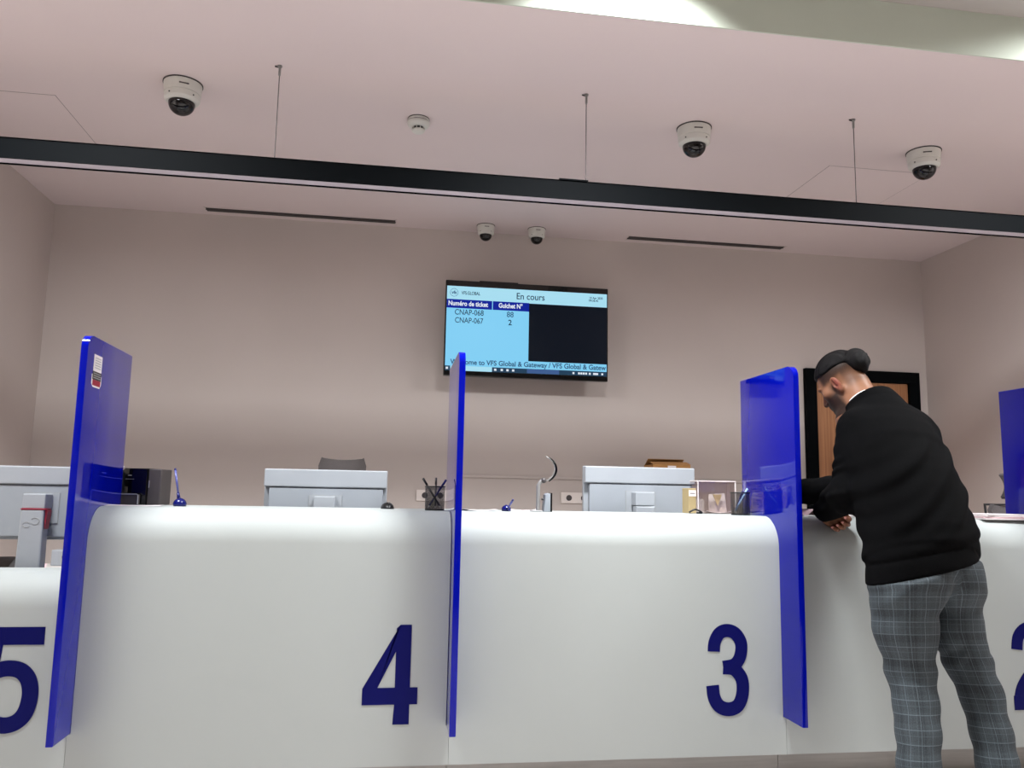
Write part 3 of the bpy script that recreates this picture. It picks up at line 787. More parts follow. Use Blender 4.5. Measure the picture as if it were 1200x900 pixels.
sheet('paper_sheet', -1.66, 4.05, DZ-.0005, .25, .25, .3, M['pink'], 'pale pink sheet at the left edge behind low counter 5', 'paper', .05, 'papers on the desk', seed=12)
# cabinet with a cardboard box by the back wall
t = empty('storage_cabinet', (1.95, 5.6, 0))
box('carcass', -.22, .22, -.2, .22, .05, 1.11, M['desk'], t, .003)
box('plinth', -.21, .21, -.18, .21, 0, .05, M['dark'], t)
for s in (-1, 1):
    dd = box('door', s*.11-.106, s*.11+.106, -.22, -.2005, .06, 1.10, M['desk'], t, .002)
    box('handle', s*.03-.006, s*.03+.006, -.235, -.22, .55, .68, M['steel'], dd)
tag(t, 'low white cabinet at the back wall under the cardboard box', 'cabinet')
t = empty('cardboard_box', (1.953, 5.53, 1.1105))
bm = bmesh.new()
for a in ((-.135, .135, -.1, -.096), (-.135, .135, .096, .1), (-.135, -.131, -.096, .096), (.131, .135, -.096, .096)): add_box(bm, *a, 0, .232)
add_box(bm, -.131, .131, -.096, .096, 0, .004)
obj('body', bm, M['card'], t)
for s, z in ((-1, .012), (1, .03)):
    bm = bmesh.new(); add_box(bm, -.134, .134, 0, .085, 0, .004)
    f = obj('flap', bm, M['card'], t); f.location = (0, s*.1, .232); f.rotation_euler = (.22 if s < 0 else 2.6, 0, .03*s)
box('tape', -.03, .03, -.102, -.1, .2, .225, M['paper'], t)
tag(t, 'brown cardboard box showing above the monitor of counter 3', 'box')

# ---------------------------------------------------------------- implicit surfaces for the man
def surface_nets(fn, lo, hi, h):
    lo = np.array(lo, float); n = np.ceil((np.array(hi)-lo)/h).astype(int)+1
    xs = [lo[i]+h*np.arange(n[i]) for i in range(3)]
    V = np.empty(n, np.float32)
    yy, zz = np.meshgrid(xs[1], xs[2], indexing='ij'); yy = yy.ravel(); zz = zz.ravel()
    step = max(1, 300000//(n[1]*n[2]))
    for i in range(0, n[0], step):
        k = min(step, n[0]-i)
        P = np.empty((k*len(yy), 3)); P[:, 0] = np.repeat(xs[0][i:i+k], len(yy)); P[:, 1] = np.tile(yy, k); P[:, 2] = np.tile(zz, k)
        V[i:i+k] = fn(P).reshape(k, n[1], n[2])
    ins = V < 0
    cs = [(a, b, c) for a in (0, 1) for b in (0, 1) for c in (0, 1)]
    sl = lambda A, c: A[c[0]:n[0]-1+c[0], c[1]:n[1]-1+c[1], c[2]:n[2]-1+c[2]]
    cnt = sum(sl(ins, c).astype(np.int8) for c in cs)
    act = (cnt > 0) & (cnt < 8)
    idx = -np.ones(act.shape, np.int64); ai = np.argwhere(act); idx[act] = np.arange(len(ai))
    acc = np.zeros((len(ai), 3)); num = np.zeros(len(ai))
    for a in cs:
        for ax in range(3):
            if a[ax]: continue
            b = list(a); b[ax] = 1
            va = V[ai[:, 0]+a[0], ai[:, 1]+a[1], ai[:, 2]+a[2]]; vb = V[ai[:, 0]+b[0], ai[:, 1]+b[1], ai[:, 2]+b[2]]
            m = (va < 0) != (vb < 0)
            t = np.where(m, va/(va-vb+1e-12), 0)
            p = np.tile(np.array(a, float), (len(ai), 1)); p[:, ax] += t
            acc[m] += p[m]; num[m] += 1
    verts = lo+h*(ai+acc/num[:, None])
    faces = []
    for ax in range(3):
        u, v = (ax+1) % 3, (ax+2) % 3
        A = [slice(None)]*3; B = [slice(None)]*3
        A[ax] = slice(0, n[ax]-1); B[ax] = slice(1, n[ax])
        e0, e1 = ins[tuple(A)], ins[tuple(B)]
        ed = np.argwhere(e0 != e1)
        ok = (ed[:, u] > 0) & (ed[:, u] < n[u]-1) & (ed[:, v] > 0) & (ed[:, v] < n[v]-1); ed = ed[ok]
        s = e0[tuple(ed.T)]
        q = []
        for du, dv in ((-1, -1), (0, -1), (0, 0), (-1, 0)):
            c = ed.copy(); c[:, u] += du; c[:, v] += dv; q.append(idx[tuple(c.T)])
        q = np.stack(q, 1); q[~s] = q[~s][:, ::-1]; faces.append(q)
    F = np.concatenate(faces)
    return verts, F

def np_mesh(name, verts, faces, m, parent, smooth_it=0):
    me = bpy.data.meshes.new(name); me.from_pydata(verts.tolist(), [], faces.tolist()); me.update()
    if smooth_it:
        bm = bmesh.new(); bm.from_mesh(me)
        for _ in range(smooth_it): bmesh.ops.smooth_vert(bm, verts=bm.verts, factor=.5, use_axis_x=True, use_axis_y=True, use_axis_z=True)
        bm.to_mesh(me); bm.free()
    return link(name, me, m, parent, True)

A_ = np.array
def norm(v): v = A_(v, float); return v/np.linalg.norm(v)
def cone(P, a, b, ra, rb):
    a = A_(a, float); ab = A_(b, float)-a
    t = np.clip((P-a)@ab/(ab@ab), 0, 1)
    return np.linalg.norm(P-a-t[:, None]*ab, axis=1)-(ra+(rb-ra)*t)
def chain(P, pts, rs, k=.02):
    d = None
    for (a, b, ra, rb) in zip(pts, pts[1:], rs, rs[1:]):
        e = cone(P, a, b, ra, rb); d = e if d is None else smin(d, e, k)
    return d
def ell(P, c, r):
    q = (P-A_(c, float))/A_(r, float); l = np.linalg.norm(q, axis=1)
    g = np.linalg.norm(q/A_(r, float), axis=1)
    return np.where(g > 1e-9, l*(l-1)/np.maximum(g, 1e-9), -min(r))
def smin(a, b, k):
    h = np.maximum(k-np.abs(a-b), 0)/k
    return np.minimum(a, b)-h*h*k*.25
def smax(a, b, k): return -smin(-a, -b, k)
def sstep(x, a, b):
    t = np.clip((x-a)/(b-a), 0, 1); return t*t*(3-2*t)

man = empty('person', (1.95, 2.70, 0))
MO = A_((1.95, 2.70, 0))
# ---- skeleton (world metres)
fw = norm((-.26, .97, 0)); rt = A_((fw[1], -fw[0], 0))
SPINE = [A_(p) for p in ((1.925, 2.735, .68), (1.945, 2.76, .835), (1.970, 2.80, .98), (1.978, 2.89, 1.18), (1.985, 3.00, 1.375), (1.982, 3.10, 1.540))]
SREF = SPINE[1]; AX = norm(SPINE[-1]-SREF); SL = float((SPINE[-1]-SREF)@AX)
SS = [float((p-SREF)@AX) for p in SPINE]
LSH, LEL, LWR = A_((1.868, 3.00, 1.405)), A_((1.800, 2.985, 1.150)), A_((1.806, 3.195, 1.080))
RSH, REL, RWR = A_((2.150, 3.09, 1.405)), A_((2.11, 3.33, 1.20)), A_((1.805, 3.43, 1.150))
HC = A_((1.912, 3.2, 1.632)); haz = math.radians(32); hp = math.radians(35)
hf0 = A_((-math.sin(haz), math.cos(haz), 0)); hr = A_((hf0[1], -hf0[0], 0))
hf = hf0*math.cos(hp)-A_((0, 0, 1))*math.sin(hp); hu = np.cross(hr, hf)
HM = np.stack([hr, hf, hu])          # world -> head local rows
C7 = A_((1.958, 3.10, 1.540))
NAX = norm(HC+HM.T@A_((0, -.035, -.055))-C7)
LLEG = [(1.862, 2.76, .90), (1.845, 2.725, .815), (1.850, 2.74, .68), (1.872, 2.75, .524), (1.851, 2.70, .426), (1.828, 2.66, .338), (1.798, 2.62, .249), (1.762, 2.575, .09)]
LRAD = [.125, .115, .105, .079, .070, .067, .064, .063]
RLEG = [(2.07, 2.80, .90), (2.088, 2.79, .806), (2.080, 2.78, .671), (2.106, 2.76, .554), (2.114, 2.71, .447), (2.107, 2.66, .331), (2.089, 2.62, .246), (2.07, 2.575, .09)]
RRAD = [.112, .098, .086, .076, .067, .063, .062, .062]

def torso(P, grow=0):
    s = (P-SREF)@AX
    c = np.stack([np.interp(s, SS, [p[i] for p in SPINE]) for i in range(3)], 1)
    ks = [-.12, 0, .028, .07, .082, .16, .30, .42, .53, .60, .655, .70, .74]
    a = np.interp(s, ks, A_([.222, .222, .221, .216, .222, .222, .224, .224, .218, .204, .178, .132, .096]))+grow
    b = np.interp(s, ks, A_([.162, .163, .164, .164, .172, .172, .175, .170, .158, .136, .116, .096, .080]))+grow
    q = P-c; fdir = np.cross(AX, rt); fdir = fdir/np.linalg.norm(fdir)
    u, v = q@rt, q@fdir
    a = a+np.where(u > 0, 1, 0)*np.interp(s, [.45, .58, .66, .73, .78, .82], [0, .012, .030, .045, .035, .0])
    b = b+np.where(v < 0, 1, 0)*np.interp(s, [.5, .62, .70, .76, .82], [0, .014, .024, .020, 0])
    k = np.sqrt((u/a)**2+(v/b)**2)
    d = (k-1)*np.minimum(a, b)
    return d, s, u, v

def sweater_sdf(P):
    d, s, u, v = torso(P)
    hd = P[:, 2]-(.872+.215*(P[:, 0]-2.0)+.12*(2.80-P[:, 1]))
    d = smax(smax(d, -hd, .012), s-SL-.016, .015)
    la = smin(cone(P, LSH, LEL, .088, .070), cone(P, LEL, LWR, .072, .046), .03)
    ra = smin(cone(P, RSH, REL, .088, .068), cone(P, REL, RWR, .068, .050), .03)
    # sleeve creases
    def creases(d, P, c, ax, amp, f, rad):
        w = np.exp(-np.sum((P-c)**2, 1)/rad**2); ph = (P-c)@norm(ax)
        return d-amp*w*np.sin(ph*f+1.5*np.sin(ph*f*.37+(P-c)[:, 0]*25))
    la = creases(la, P, LEL+A_((0, .03, .05)), LSH-LEL+.3*(LWR-LEL), .0055, 130, .13)
    la = creases(la, P, LSH+A_((-.02, -.03, -.06)), (.6, .1, .8), .005, 100, .10)
    ra = creases(ra, P, REL, RWR-REL, .006, 120, .13)
    d = smin(d, la, .028); d = smin(d, ra, .10)
    # drape folds on the back: long soft diagonals towards the hip
    x, z = u, hd
    w = sstep(z, .10, .16)*(1-sstep(z, .42, .6))
    d = d-w*(.0045*np.sin((x*.75-z*.9)*38+1.2*np.sin(z*9+x*5))+.0025*np.sin((x*.5-z)*75+2*np.sin(x*12)))
    w = 1-sstep(np.abs(z-.075), .003, .010)
    d = d+w*.004
    # soft roll above hem
    d = d-.006*np.exp(-((z-.105)/.022)**2)
    # neck hole
    q = P-C7; ax = q@NAX; rad = np.linalg.norm(q-ax[:, None]*NAX, axis=1)
    d = smin(d, smax(cone(P, C7-.07*NAX, C7+.03*NAX, .098, .078), ax+.008, .006), .05)
    d = smin(d, smax(cone(P, C7+A_((.004, .040, -.115)), C7+A_((-.006, .026, -.02)), .062, .072), ax+.008, .006), .04)
    near = rad < .125
    d = np.where(near, smax(d, ax+.008, .008), d)
    d = np.where(ax > -.05, smax(d, .0685-rad, .006), d)
    # cuffs end cleanly
    cl = (P-LWR)@norm(LWR-LEL); near = np.linalg.norm(P-LWR, axis=1) < .09
    d = np.where(near, smax(d, cl-.004, .006), d)
    cl = (P-RWR)@norm(RWR-REL); near = np.linalg.norm(P-RWR, axis=1) < .09
    d = np.where(near, smax(d, cl-.004, .006), d)
    return d
v, f = surface_nets(sweater_sdf, (1.60, 2.52, .78), (2.42, 3.52, 1.62), .0065)
sw = np_mesh('sweater', v-MO, f, M['sweater'], man, 1)
sw['label'] = 'plain black long-sleeved sweater'

def trouser_parts(P):
    L = chain(P, [A_(p) for p in LLEG], LRAD, .03); R = chain(P, [A_(p) for p in RLEG], RRAD, .03)
    def folds(d, P, c, amp, f, rad, tilt):
        q = P-A_(c); w = np.exp(-(q[:, 2]/rad)**2); ph = q[:, 2]+tilt*q[:, 0]+.25*q[:, 1]
        return d-amp*w*np.sin(ph*f+1.3*np.sin(q[:, 0]*40))
    L = folds(L, P, (1.872, 2.75, .545), .003, 75, .055, .6); R = folds(R, P, (2.106, 2.76, .575), .003, 75, .055, -.7)
    L = folds(L, P, (1.85, 2.72, .80), .004, 60, .08, -.5); R = folds(R, P, (2.1, 2.78, .80), .004, 60, .08, .5)
    L = L-.0013*np.sin(P[:, 2]*34+3*np.sin(P[:, 0]*18)); R = R-.0013*np.sin(P[:, 2]*31+3*np.sin(P[:, 0]*16))
    return L, R
def trouser_sdf(P):
    L, R = trouser_parts(P)
    pel = ell(P-0, (1.966, 2.79, .90), (.195, .150, .13))
    bl = ell(P, (1.885, 2.705, .845), (.112, .10, .115)); br = ell(P, (2.052, 2.745, .85), (.108, .10, .112))
    L = smin(L, bl, .03); R = smin(R, br, .03)
    d = smin(L, R, .012); d = smin(d, pel, .03)
    td, s_, u_, v_ = torso(P, -.008)
    hd = P[:, 2]-(.872+.215*(P[:, 0]-2.0)+.12*(2.80-P[:, 1]))
    d = smax(d, td-1.5*np.maximum(0, .006-hd), .006)
    d = smax(d, P[:, 2]-.955, .01)
    d = smax(d, .055-P[:, 2], .01)
    return d
v, f = surface_nets(trouser_sdf, (1.66, 2.44, .03), (2.26, 2.99, .97), .007)
tr = np_mesh('trousers', v-MO, f, None, man, 1)
tr['label'] = 'grey checked trousers'
co = np.empty(len(tr.data.vertices)*3); tr.data.vertices.foreach_get('co', co); co = co.reshape(-1, 3)+MO
Ld, Rd = trouser_parts(co)
uvw = np.zeros((len(co), 3))
for sel, pts in ((Ld <= Rd, LLEG), (Ld > Rd, RLEG)):
    p = A_(pts)[::-1]; z = co[:, 2]
    c = np.stack([np.interp(z, p[:, 2], p[:, 0]), np.interp(z, p[:, 2], p[:, 1])], 1)
    q = co[:, :2]-c
    ang = np.arctan2(q@rt[:2], -(q@fw[:2]))
    uvw[sel, 0] = (ang*.095)[sel]; uvw[sel, 1] = (z+.12*q[:, 1])[sel]
at = tr.data.attributes.new('weave', 'FLOAT_VECTOR', 'POINT'); at.data.foreach_set('vector', uvw.ravel())

def plaid():
    m = bpy.data.materials.new('checked_cloth'); m.use_nodes = True
    nt = m.node_tree; N = nt.nodes; K = nt.links; b = N['Principled BSDF']; b.inputs['Roughness'].default_value = .85
    a = N.new('ShaderNodeAttribute'); a.attribute_name = 'weave'
    sx = N.new('ShaderNodeSeparateXYZ'); K.new(a.outputs['Vector'], sx.inputs[0])
    def line(sock, period, off, width, soft):
        m1 = N.new('ShaderNodeMath'); m1.operation = 'MULTIPLY_ADD'; m1.inputs[1].default_value = 1/period; m1.inputs[2].default_value = off; K.new(sock, m1.inputs[0])
        fr = N.new('ShaderNodeMath'); fr.operation = 'FRACT'; K.new(m1.outputs[0], fr.inputs[0])
        sb = N.new('ShaderNodeMath'); sb.operation = 'SUBTRACT'; sb.inputs[1].default_value = .5; K.new(fr.outputs[0], sb.inputs[0])
        ab = N.new('ShaderNodeMath'); ab.operation = 'ABSOLUTE'; K.new(sb.outputs[0], ab.inputs[0])
        mr = N.new('ShaderNodeMapRange'); mr.inputs[1].default_value = width/period/2; mr.inputs[2].default_value = (width+soft)/period/2; mr.inputs[3].default_value = 1; mr.inputs[4].default_value = 0
        K.new(ab.outputs[0], mr.inputs[0]); return mr.outputs[0]
    def math2(op, x, y):
        q = N.new('ShaderNodeMath'); q.operation = op
        for i, w in enumerate((x, y)):
            if isinstance(w, (int, float)): q.inputs[i].default_value = w
            else: K.new(w, q.inputs[i])
        return q.outputs[0]
    thin = math2('MAXIMUM', line(sx.outputs[1], .043, .2, .0016, .002), line(sx.outputs[0], .043, .1, .0012, .002))
    thin2 = math2('MAXIMUM', line(sx.outputs[1], .086, .55, .0012, .002), line(sx.outputs[0], .0215, .3, .0006, .0015))
    band = math2('ADD', line(sx.outputs[1], .086, .0, .022, .008), line(sx.outputs[0], .086, .25, .022, .008))
    nz = N.new('ShaderNodeTexNoise'); nz.inputs['Scale'].default_value = 260; nz.inputs['Detail'].default_value = 3; K.new(a.outputs['Vector'], nz.inputs['Vector'])
    f = math2('ADD', math2('MULTIPLY', thin, .55), math2('MULTIPLY', thin2, .22))
    f = math2('ADD', f, math2('MULTIPLY', band, -.10))
    f = math2('ADD', f, math2('MULTIPLY', math2('SUBTRACT', nz.outputs['Fac'], .5), .55))
    f = math2('ADD', f, .28)
    r = N.new('ShaderNodeValToRGB'); r.color_ramp.elements[0].color = (*s2l((25, 31, 36)), 1); r.color_ramp.elements[1].color = (*s2l((92, 103, 109)), 1)
    K.new(f, r.inputs['Fac']); K.new(r.outputs['Color'], b.inputs['Base Color'])
    return m
tr.data.materials.append(plaid())

# ---- body: head, neck, hands and the trunk beneath the clothes
def HL(P): return (P-HC)@HM.T
def head_sdf(P):
    Q = HL(P)
    d = ell(Q, (0, -.012, .032), (.075, .098, .086))
    d = smin(d, ell(Q, (0, .04, -.035), (.062, .058, .085)), .03)
    d = smin(d, ell(Q, (0, .038, -.088), (.053, .054, .036)), .025)
    d = smin(d, ell(Q, (0, .082, -.108), (.022, .016, .018)), .02)
    for s in (-1, 1):
        d = smin(d, ell(Q, (s*.030, .082, .012), (.024, .012, .008)), .016)          # brow
        d = smin(d, ell(Q, (s*.046, .062, -.030), (.018, .022, .018)), .02)          # cheekbone
        d = smax(d, -ell(Q, (s*.031, .108, -.008), (.017, .016, .011)), .012)        # eye socket
        d = smin(d, smax(ell(Q, (s*.031, .0785, -.0085), (.0135, .0125, .0125)), -ell(Q, (s*.031, .091, -.0150), (.010, .008, .0032)), .002), .004)   # lids, eye slit
        d = smin(d, ell(Q, (s*.011, .100, -.048), (.008, .010, .007)), .008)         # nostril wing
    d = smin(d, cone(Q, (0, .090, .002), (0, .116, -.042), .007, .010), .012)        # nose
    d = smin(d, ell(Q, (0, .094, -.069), (.024, .010, .006)), .006)                  # upper lip
    d = smin(d, ell(Q, (0, .092, -.080), (.020, .010, .007)), .006)                  # lower lip
    d = smax(d, -cone(Q, (-.022, .103, -.0745), (.022, .103, -.0745), .0022, .0022), .004)
    # beard volume
    bw = sstep(-Q[:, 2], .045, .07)*sstep(Q[:, 1], -.005, .03)
    d = d-.004*bw
    for s in (-1, 1):                                                               # ears
        E_ = Q-A_((s*.077, -.004, -.030)); c, n = math.cos(.35), math.sin(.35)
        e = np.stack([E_[:, 0]*s, E_[:, 1]*math.cos(.15)-E_[:, 2]*math.sin(.15), E_[:, 1]*math.sin(.15)+E_[:, 2]*math.cos(.15)], 1)
        e = np.stack([e[:, 0]*c+e[:, 1]*n, -e[:, 0]*n+e[:, 1]*c, e[:, 2]], 1)
        ear = ell(e, (.003, 0, .004), (.010, .021, .033))
        ear = smin(ear, ell(e, (.003, .004, -.026), (.008, .011, .013)), .008)
        ear = smax(ear, -ell(e, (.013, .002, .006), (.008, .0135, .024)), .004)
        ear = smin(ear, cone(e, (.009, -.006, .016), (.009, -.004, -.006), .003, .003), .003)
        ear = smin(ear, ell(e, (.008, .013, -.006), (.004, .004, .007)), .004)
        d = smin(d, ear, .007)
    nb = HC+HM.T@A_((0, -.035, -.055))
    neck = smin(cone(P, nb, C7+A_((-.005, .0, -.03)), .062, .070), cone(P, HC+HM.T@A_((0, .01, -.08)), C7+A_((-.05, .03, -.08)), .045, .06), .03)
    d = smin(d, neck, .03)
    d = smin(d, cone(P, C7-A_((.0, .04, .08)), C7-A_((.0, .02, .05)), .07, .075), .04)
    return d

def hand(W, h, n, side, curl, thumb):
    """returns an sdf, plus finger-tip frames; h fingers, n palm normal, side +1 right hand -1 left hand"""
    h = norm(h); n = norm(A_(n)-h*(A_(n)@h)); t = np.cross(h, n) if side > 0 else np.cross(n, h)
    segs = []; tips = []
    L = [(.042, .026, .020), (.046, .029, .022), (.043, .027, .021), (.034, .021, .018)]
    for i, off in enumerate((.032, .011, -.011, -.031)):
        k = W+h*(.092-.006*abs(i-1))+t*off
        segs.append(((W+h*.012+t*off*.55), k, .0175, .0135))
        p = k; a = 0
        for j in range(3):
            a += curl[i][j]; dirv = h*math.cos(a)+n*math.sin(a)
            q = p+dirv*L[i][j]; segs.append((p, q, .0100-.0009*j, .0094-.0009*j)); p = q
        tips.append((p, dirv, -h*math.sin(a)*-1 if False else (-n*math.cos(a)+h*math.sin(a))))
    th = [W+h*.018+t*.022+n*.006, W+h*.052+t*.045+n*thumb*.6, W+h*.084+t*.044+n*thumb, W+h*.106+t*.034+n*(thumb+.004)]
    for j in range(3): segs.append((th[j], th[j+1], (.017, .0118, .0105)[j], (.0125, .0108, .0085)[j]))
    tips.append((th[3], norm(th[3]-th[2]), t))
    def sdf(P):
        d = None; palm = None
        for (a, b, ra, rb) in segs:
            e = cone(P, a, b, ra, rb)
            d = e if d is None else smin(d, e, .006)
        pal = cone(P, W+h*.03, W+h*.07, .024, .026)
        q = pal+.0  # flatten through the palm normal
        c = (P-W)@n
        pal = np.maximum(pal, np.abs(c-.002)-.014)
        return smin(d, pal, .012)
    return sdf, tips
Lcurl = [(1.0, 1.35, .8), (1.05, 1.4, .8), (1.1, 1.4, .85), (1.15, 1.4, .9)]
Lh = norm((.85, .18, -.36)); Ln = (-.30, -.90, -.25)
LHs, LT = hand(LWR+A_((.004, .020, -.004)), Lh, Ln, -1, Lcurl, .022)
Rh = norm((-.93, .28, -.25)); Rn = (-.10, .10, -1)
RHs, RT = hand(RWR+norm(RWR-REL)*.03, Rh, Rn, 1, [(.55, .7, .4), (.7, .8, .5), (.8, .9, .6), (.9, .9, .6)], .028)
def arms_sdf(P):
    d = smin(cone(P, LEL, LWR+A_((.004, .02, -.004)), .044, .027), LHs(P), .015)
    return d
def arms2_sdf(P):
    return smin(cone(P, REL, RWR+norm(RWR-REL)*.03, .044, .027), RHs(P), .015)
def trunk_sdf(P):
    d, s, u, v = torso(P, -.02)
    d = smax(smax(d, -s+.10, .02), s-SL+.03, .02)
    L = chain(P, [A_(p) for p in LLEG], [.085, .09]+[r-.02 for r in LRAD[2:-1]]+[.04], .03); R = chain(P, [A_(p) for p in RLEG], [.085, .085]+[r-.02 for r in RRAD[2:-1]]+[.04], .03)
    d = smin(d, smin(L, R, .01), .04)
    d = smin(d, ell(P, (1.966, 2.80, .93), (.15, .11, .10)), .03)
    td, s_, u_, v_ = torso(P, -.035)
    d = np.where(P[:, 2] > .74, smax(d, td, .01), d)
    d = smin(d, cone(P, LSH, LEL, .062, .048), .03); d = smin(d, cone(P, RSH, REL, .062, .046), .03)
    d = smin(d, cone(P, LEL, LEL+(LWR-LEL)*.7, .048, .034), .02); d = smin(d, cone(P, REL, REL+(RWR-REL)*.7, .046, .036), .02)
    return d
parts = [surface_nets(head_sdf, HC-A_((.17, .24, .20)), HC+A_((.22, .17, .17)), .0032),
         surface_nets(arms_sdf, A_((1.70, 2.92, .94)), A_((2.00, 3.34, 1.22)), .0028),
         surface_nets(arms2_sdf, A_((1.62, 3.25, .99)), A_((2.20, 3.60, 1.27)), .0032),
         surface_nets(trunk_sdf, (1.62, 2.44, .04), (2.40, 3.50, 1.55), .013)]
vs, fs, o0 = [], [], 0
for v, f in parts: vs.append(v); fs.append(f+o0); o0 += len(v)
vs = np.concatenate(vs); fs = np.concatenate(fs)
body = np_mesh('body', vs-MO, fs, None, man, 1)
Q = HL(vs)
ishead = np.linalg.norm(vs-HC, axis=1) < .19
beard = sstep(-Q[:, 2], .030, .062)*sstep(Q[:, 1], .002, .030)*sstep(.118-np.abs(Q[:, 2]), -.03, .0)
beard = sstep(-Q[:, 2], .030, .062)*sstep(Q[:, 1]+.25*np.clip(-Q[:, 2]-.10, 0, 1), .002, .030)*(1-sstep(-Q[:, 2], .165, .20))
lips = np.exp(-((Q[:, 0]/.024)**2+((Q[:, 2]+.0745)/.010)**2))*sstep(Q[:, 1], .085, .095)
beard = np.maximum(beard, sstep(-Q[:, 2], .0, .03)*np.exp(-((Q[:, 1]-.022)/.014)**2)*sstep(np.abs(Q[:, 0]), .05, .065)*.8)
fade = (.5+.5*sstep(Q[:, 2], -.035, .03))*sstep(Q[:, 2], -.085, -.05)*(1-sstep(Q[:, 1], .045, .07))*np.maximum(sstep(Q[:, 2], -.012, .012), 1-sstep(Q[:, 1], -.045, -.02))
brow = np.exp(-(((np.abs(Q[:, 0])-.032)/.022)**4+((Q[:, 2]-.014-.006*(np.abs(Q[:, 0])-.03)/.03)/.006)**2))*sstep(Q[:, 1], .06, .075)
earm = np.exp(-(((np.abs(Q[:, 0])-.088)/.016)**2+((Q[:, 1]+.006)/.026)**2+((Q[:, 2]+.030)/.036)**2)*1.2)*sstep(np.abs(Q[:, 0]), .070, .078)
fade *= 1-np.clip(earm*2, 0, 1)
m = np.stack([np.clip(np.maximum(beard*.97*(1-lips), fade*.95), 0, 1)*ishead, np.clip(brow, 0, 1)*ishead, np.clip(np.maximum(earm, lips*.8), 0, 1)*ishead, np.ones(len(Q))], 1)
for tp, _, _ in LT+RT:
    m[:, 2] = np.maximum(m[:, 2], .75*np.exp(-np.sum((vs-tp)**2, 1)/.014**2))
at = body.data.attributes.new('skin_marks', 'FLOAT_COLOR', 'POINT'); at.data.foreach_set('color', m.astype(np.float32).ravel())
def skin():
    mt = bpy.data.materials.new('skin'); mt.use_nodes = True
    nt = mt.node_tree; N = nt.nodes; K = nt.links; b = N['Principled BSDF']; b.inputs['Roughness'].default_value = .5
    b.inputs['Specular IOR Level'].default_value = .2; b.inputs['Subsurface Weight'].default_value = .12; b.inputs['Subsurface Radius'].default_value = (.01, .004, .002); b.inputs['Subsurface Scale'].default_value = .5
    a = N.new('ShaderNodeAttribute'); a.attribute_name = 'skin_marks'
    sp = N.new('ShaderNodeSeparateColor'); K.new(a.outputs['Color'], sp.inputs[0])
    tc = N.new('ShaderNodeTexCoord'); nz = N.new('ShaderNodeTexNoise'); nz.inputs['Scale'].default_value = 420; nz.inputs['Detail'].default_value = 2; K.new(tc.outputs['Object'], nz.inputs['Vector'])
    def mix(fac, c1, c2):
        x = N.new('ShaderNodeMix'); x.data_type = 'RGBA'
        K.new(fac, x.inputs[0])
        if isinstance(c1, tuple): x.inputs[6].default_value = (*c1, 1)
        else: K.new(c1, x.inputs[6])
        x.inputs[7].default_value = (*c2, 1); return x.outputs[2]
    c = mix(sp.outputs[2], s2l((132, 92, 69)), s2l((128, 66, 55)))
    st = N.new('ShaderNodeMapRange'); st.inputs[1].default_value = .3; st.inputs[2].default_value = .7; st.inputs[3].default_value = .88; st.inputs[4].default_value = 1.05
    K.new(nz.outputs['Fac'], st.inputs[0])
    mu = N.new('ShaderNodeMath'); mu.operation = 'MULTIPLY'; mu.use_clamp = True; K.new(sp.outputs[0], mu.inputs[0]); K.new(st.outputs[0], mu.inputs[1])
    c = mix(mu.outputs[0], c, s2l((26, 20, 18)))
    c = mix(sp.outputs[1], c, s2l((18, 13, 12)))
    K.new(c, b.inputs['Base Color'])
    return mt
body.data.materials.append(skin())
# hair: slicked-back top and a bun
def hair_sdf(P):
    Q = HL(P)
    d = ell(Q, (0, -.012, .034), (.083, .106, .096))
    strand = .0018*np.sin(Q[:, 0]*260+2*np.sin(Q[:, 1]*30))
    d = d-strand
    line = Q[:, 2]-(.038+.26*np.clip(Q[:, 1], 0, 1)-.12*np.clip(-Q[:, 1]-.03, 0, 1))
    d = smax(d, -line, .012)
    d = smax(d, Q[:, 1]-.098+.25*np.abs(Q[:, 0]), .012)
    bun = ell(Q, (0, -.104, .024), (.057, .050, .055))
    w = Q-A_((0, -.104, .024)); an = np.arctan2(w[:, 0], w[:, 2])
    bun = bun-.0022*np.sin(an*5+w[:, 1]*110)
    d = smin(d, bun, .012)
    return smin(d, cone(Q, (0, -.11, -.005), (0, -.108, -.030), .026, .010), .02)
v, f = surface_nets(hair_sdf, HC-A_((.16, .20, .14)), HC+A_((.20, .16, .19)), .0036)
hr_ = np_mesh('hair', v-MO, f, M['hair'], man, 1); hr_['label'] = 'black hair slicked back into a bun'
# eyes
for s in (-1, 1):
    c = HC+HM.T@A_((s*.031, .0765, -.0115))
    bm = bmesh.new(); bmesh.ops.create_uvsphere(bm, u_segments=16, v_segments=10, radius=.0112)
    e = obj('eye', bm, M['eye'], man, True); e.location = Vector(c-MO)
    bm = bmesh.new(); bmesh.ops.create_uvsphere(bm, u_segments=12, v_segments=8, radius=.0055)
    ir = obj('iris', bm, M['gblack'], e, True); ir.location = Vector(HM.T@A_((0, .0060, -.0030)))
# fingernails
for tips in (LT, RT):
    for p, dv, up in tips:
        bm = bmesh.new(); bmesh.ops.create_uvsphere(bm, u_segments=12, v_segments=8, radius=1)
        X = norm(np.cross(dv, up)); U = norm(np.cross(X, dv)); U = U if U@up > 0 else -U
        for q in bm.verts: q.co = Vector(p+U*.0058+dv*.001+X*q.co.x*.0052+dv*q.co.y*.0062+U*q.co.z*.0022-MO)
        obj('fingernail', bm, M['nail'], man, True)
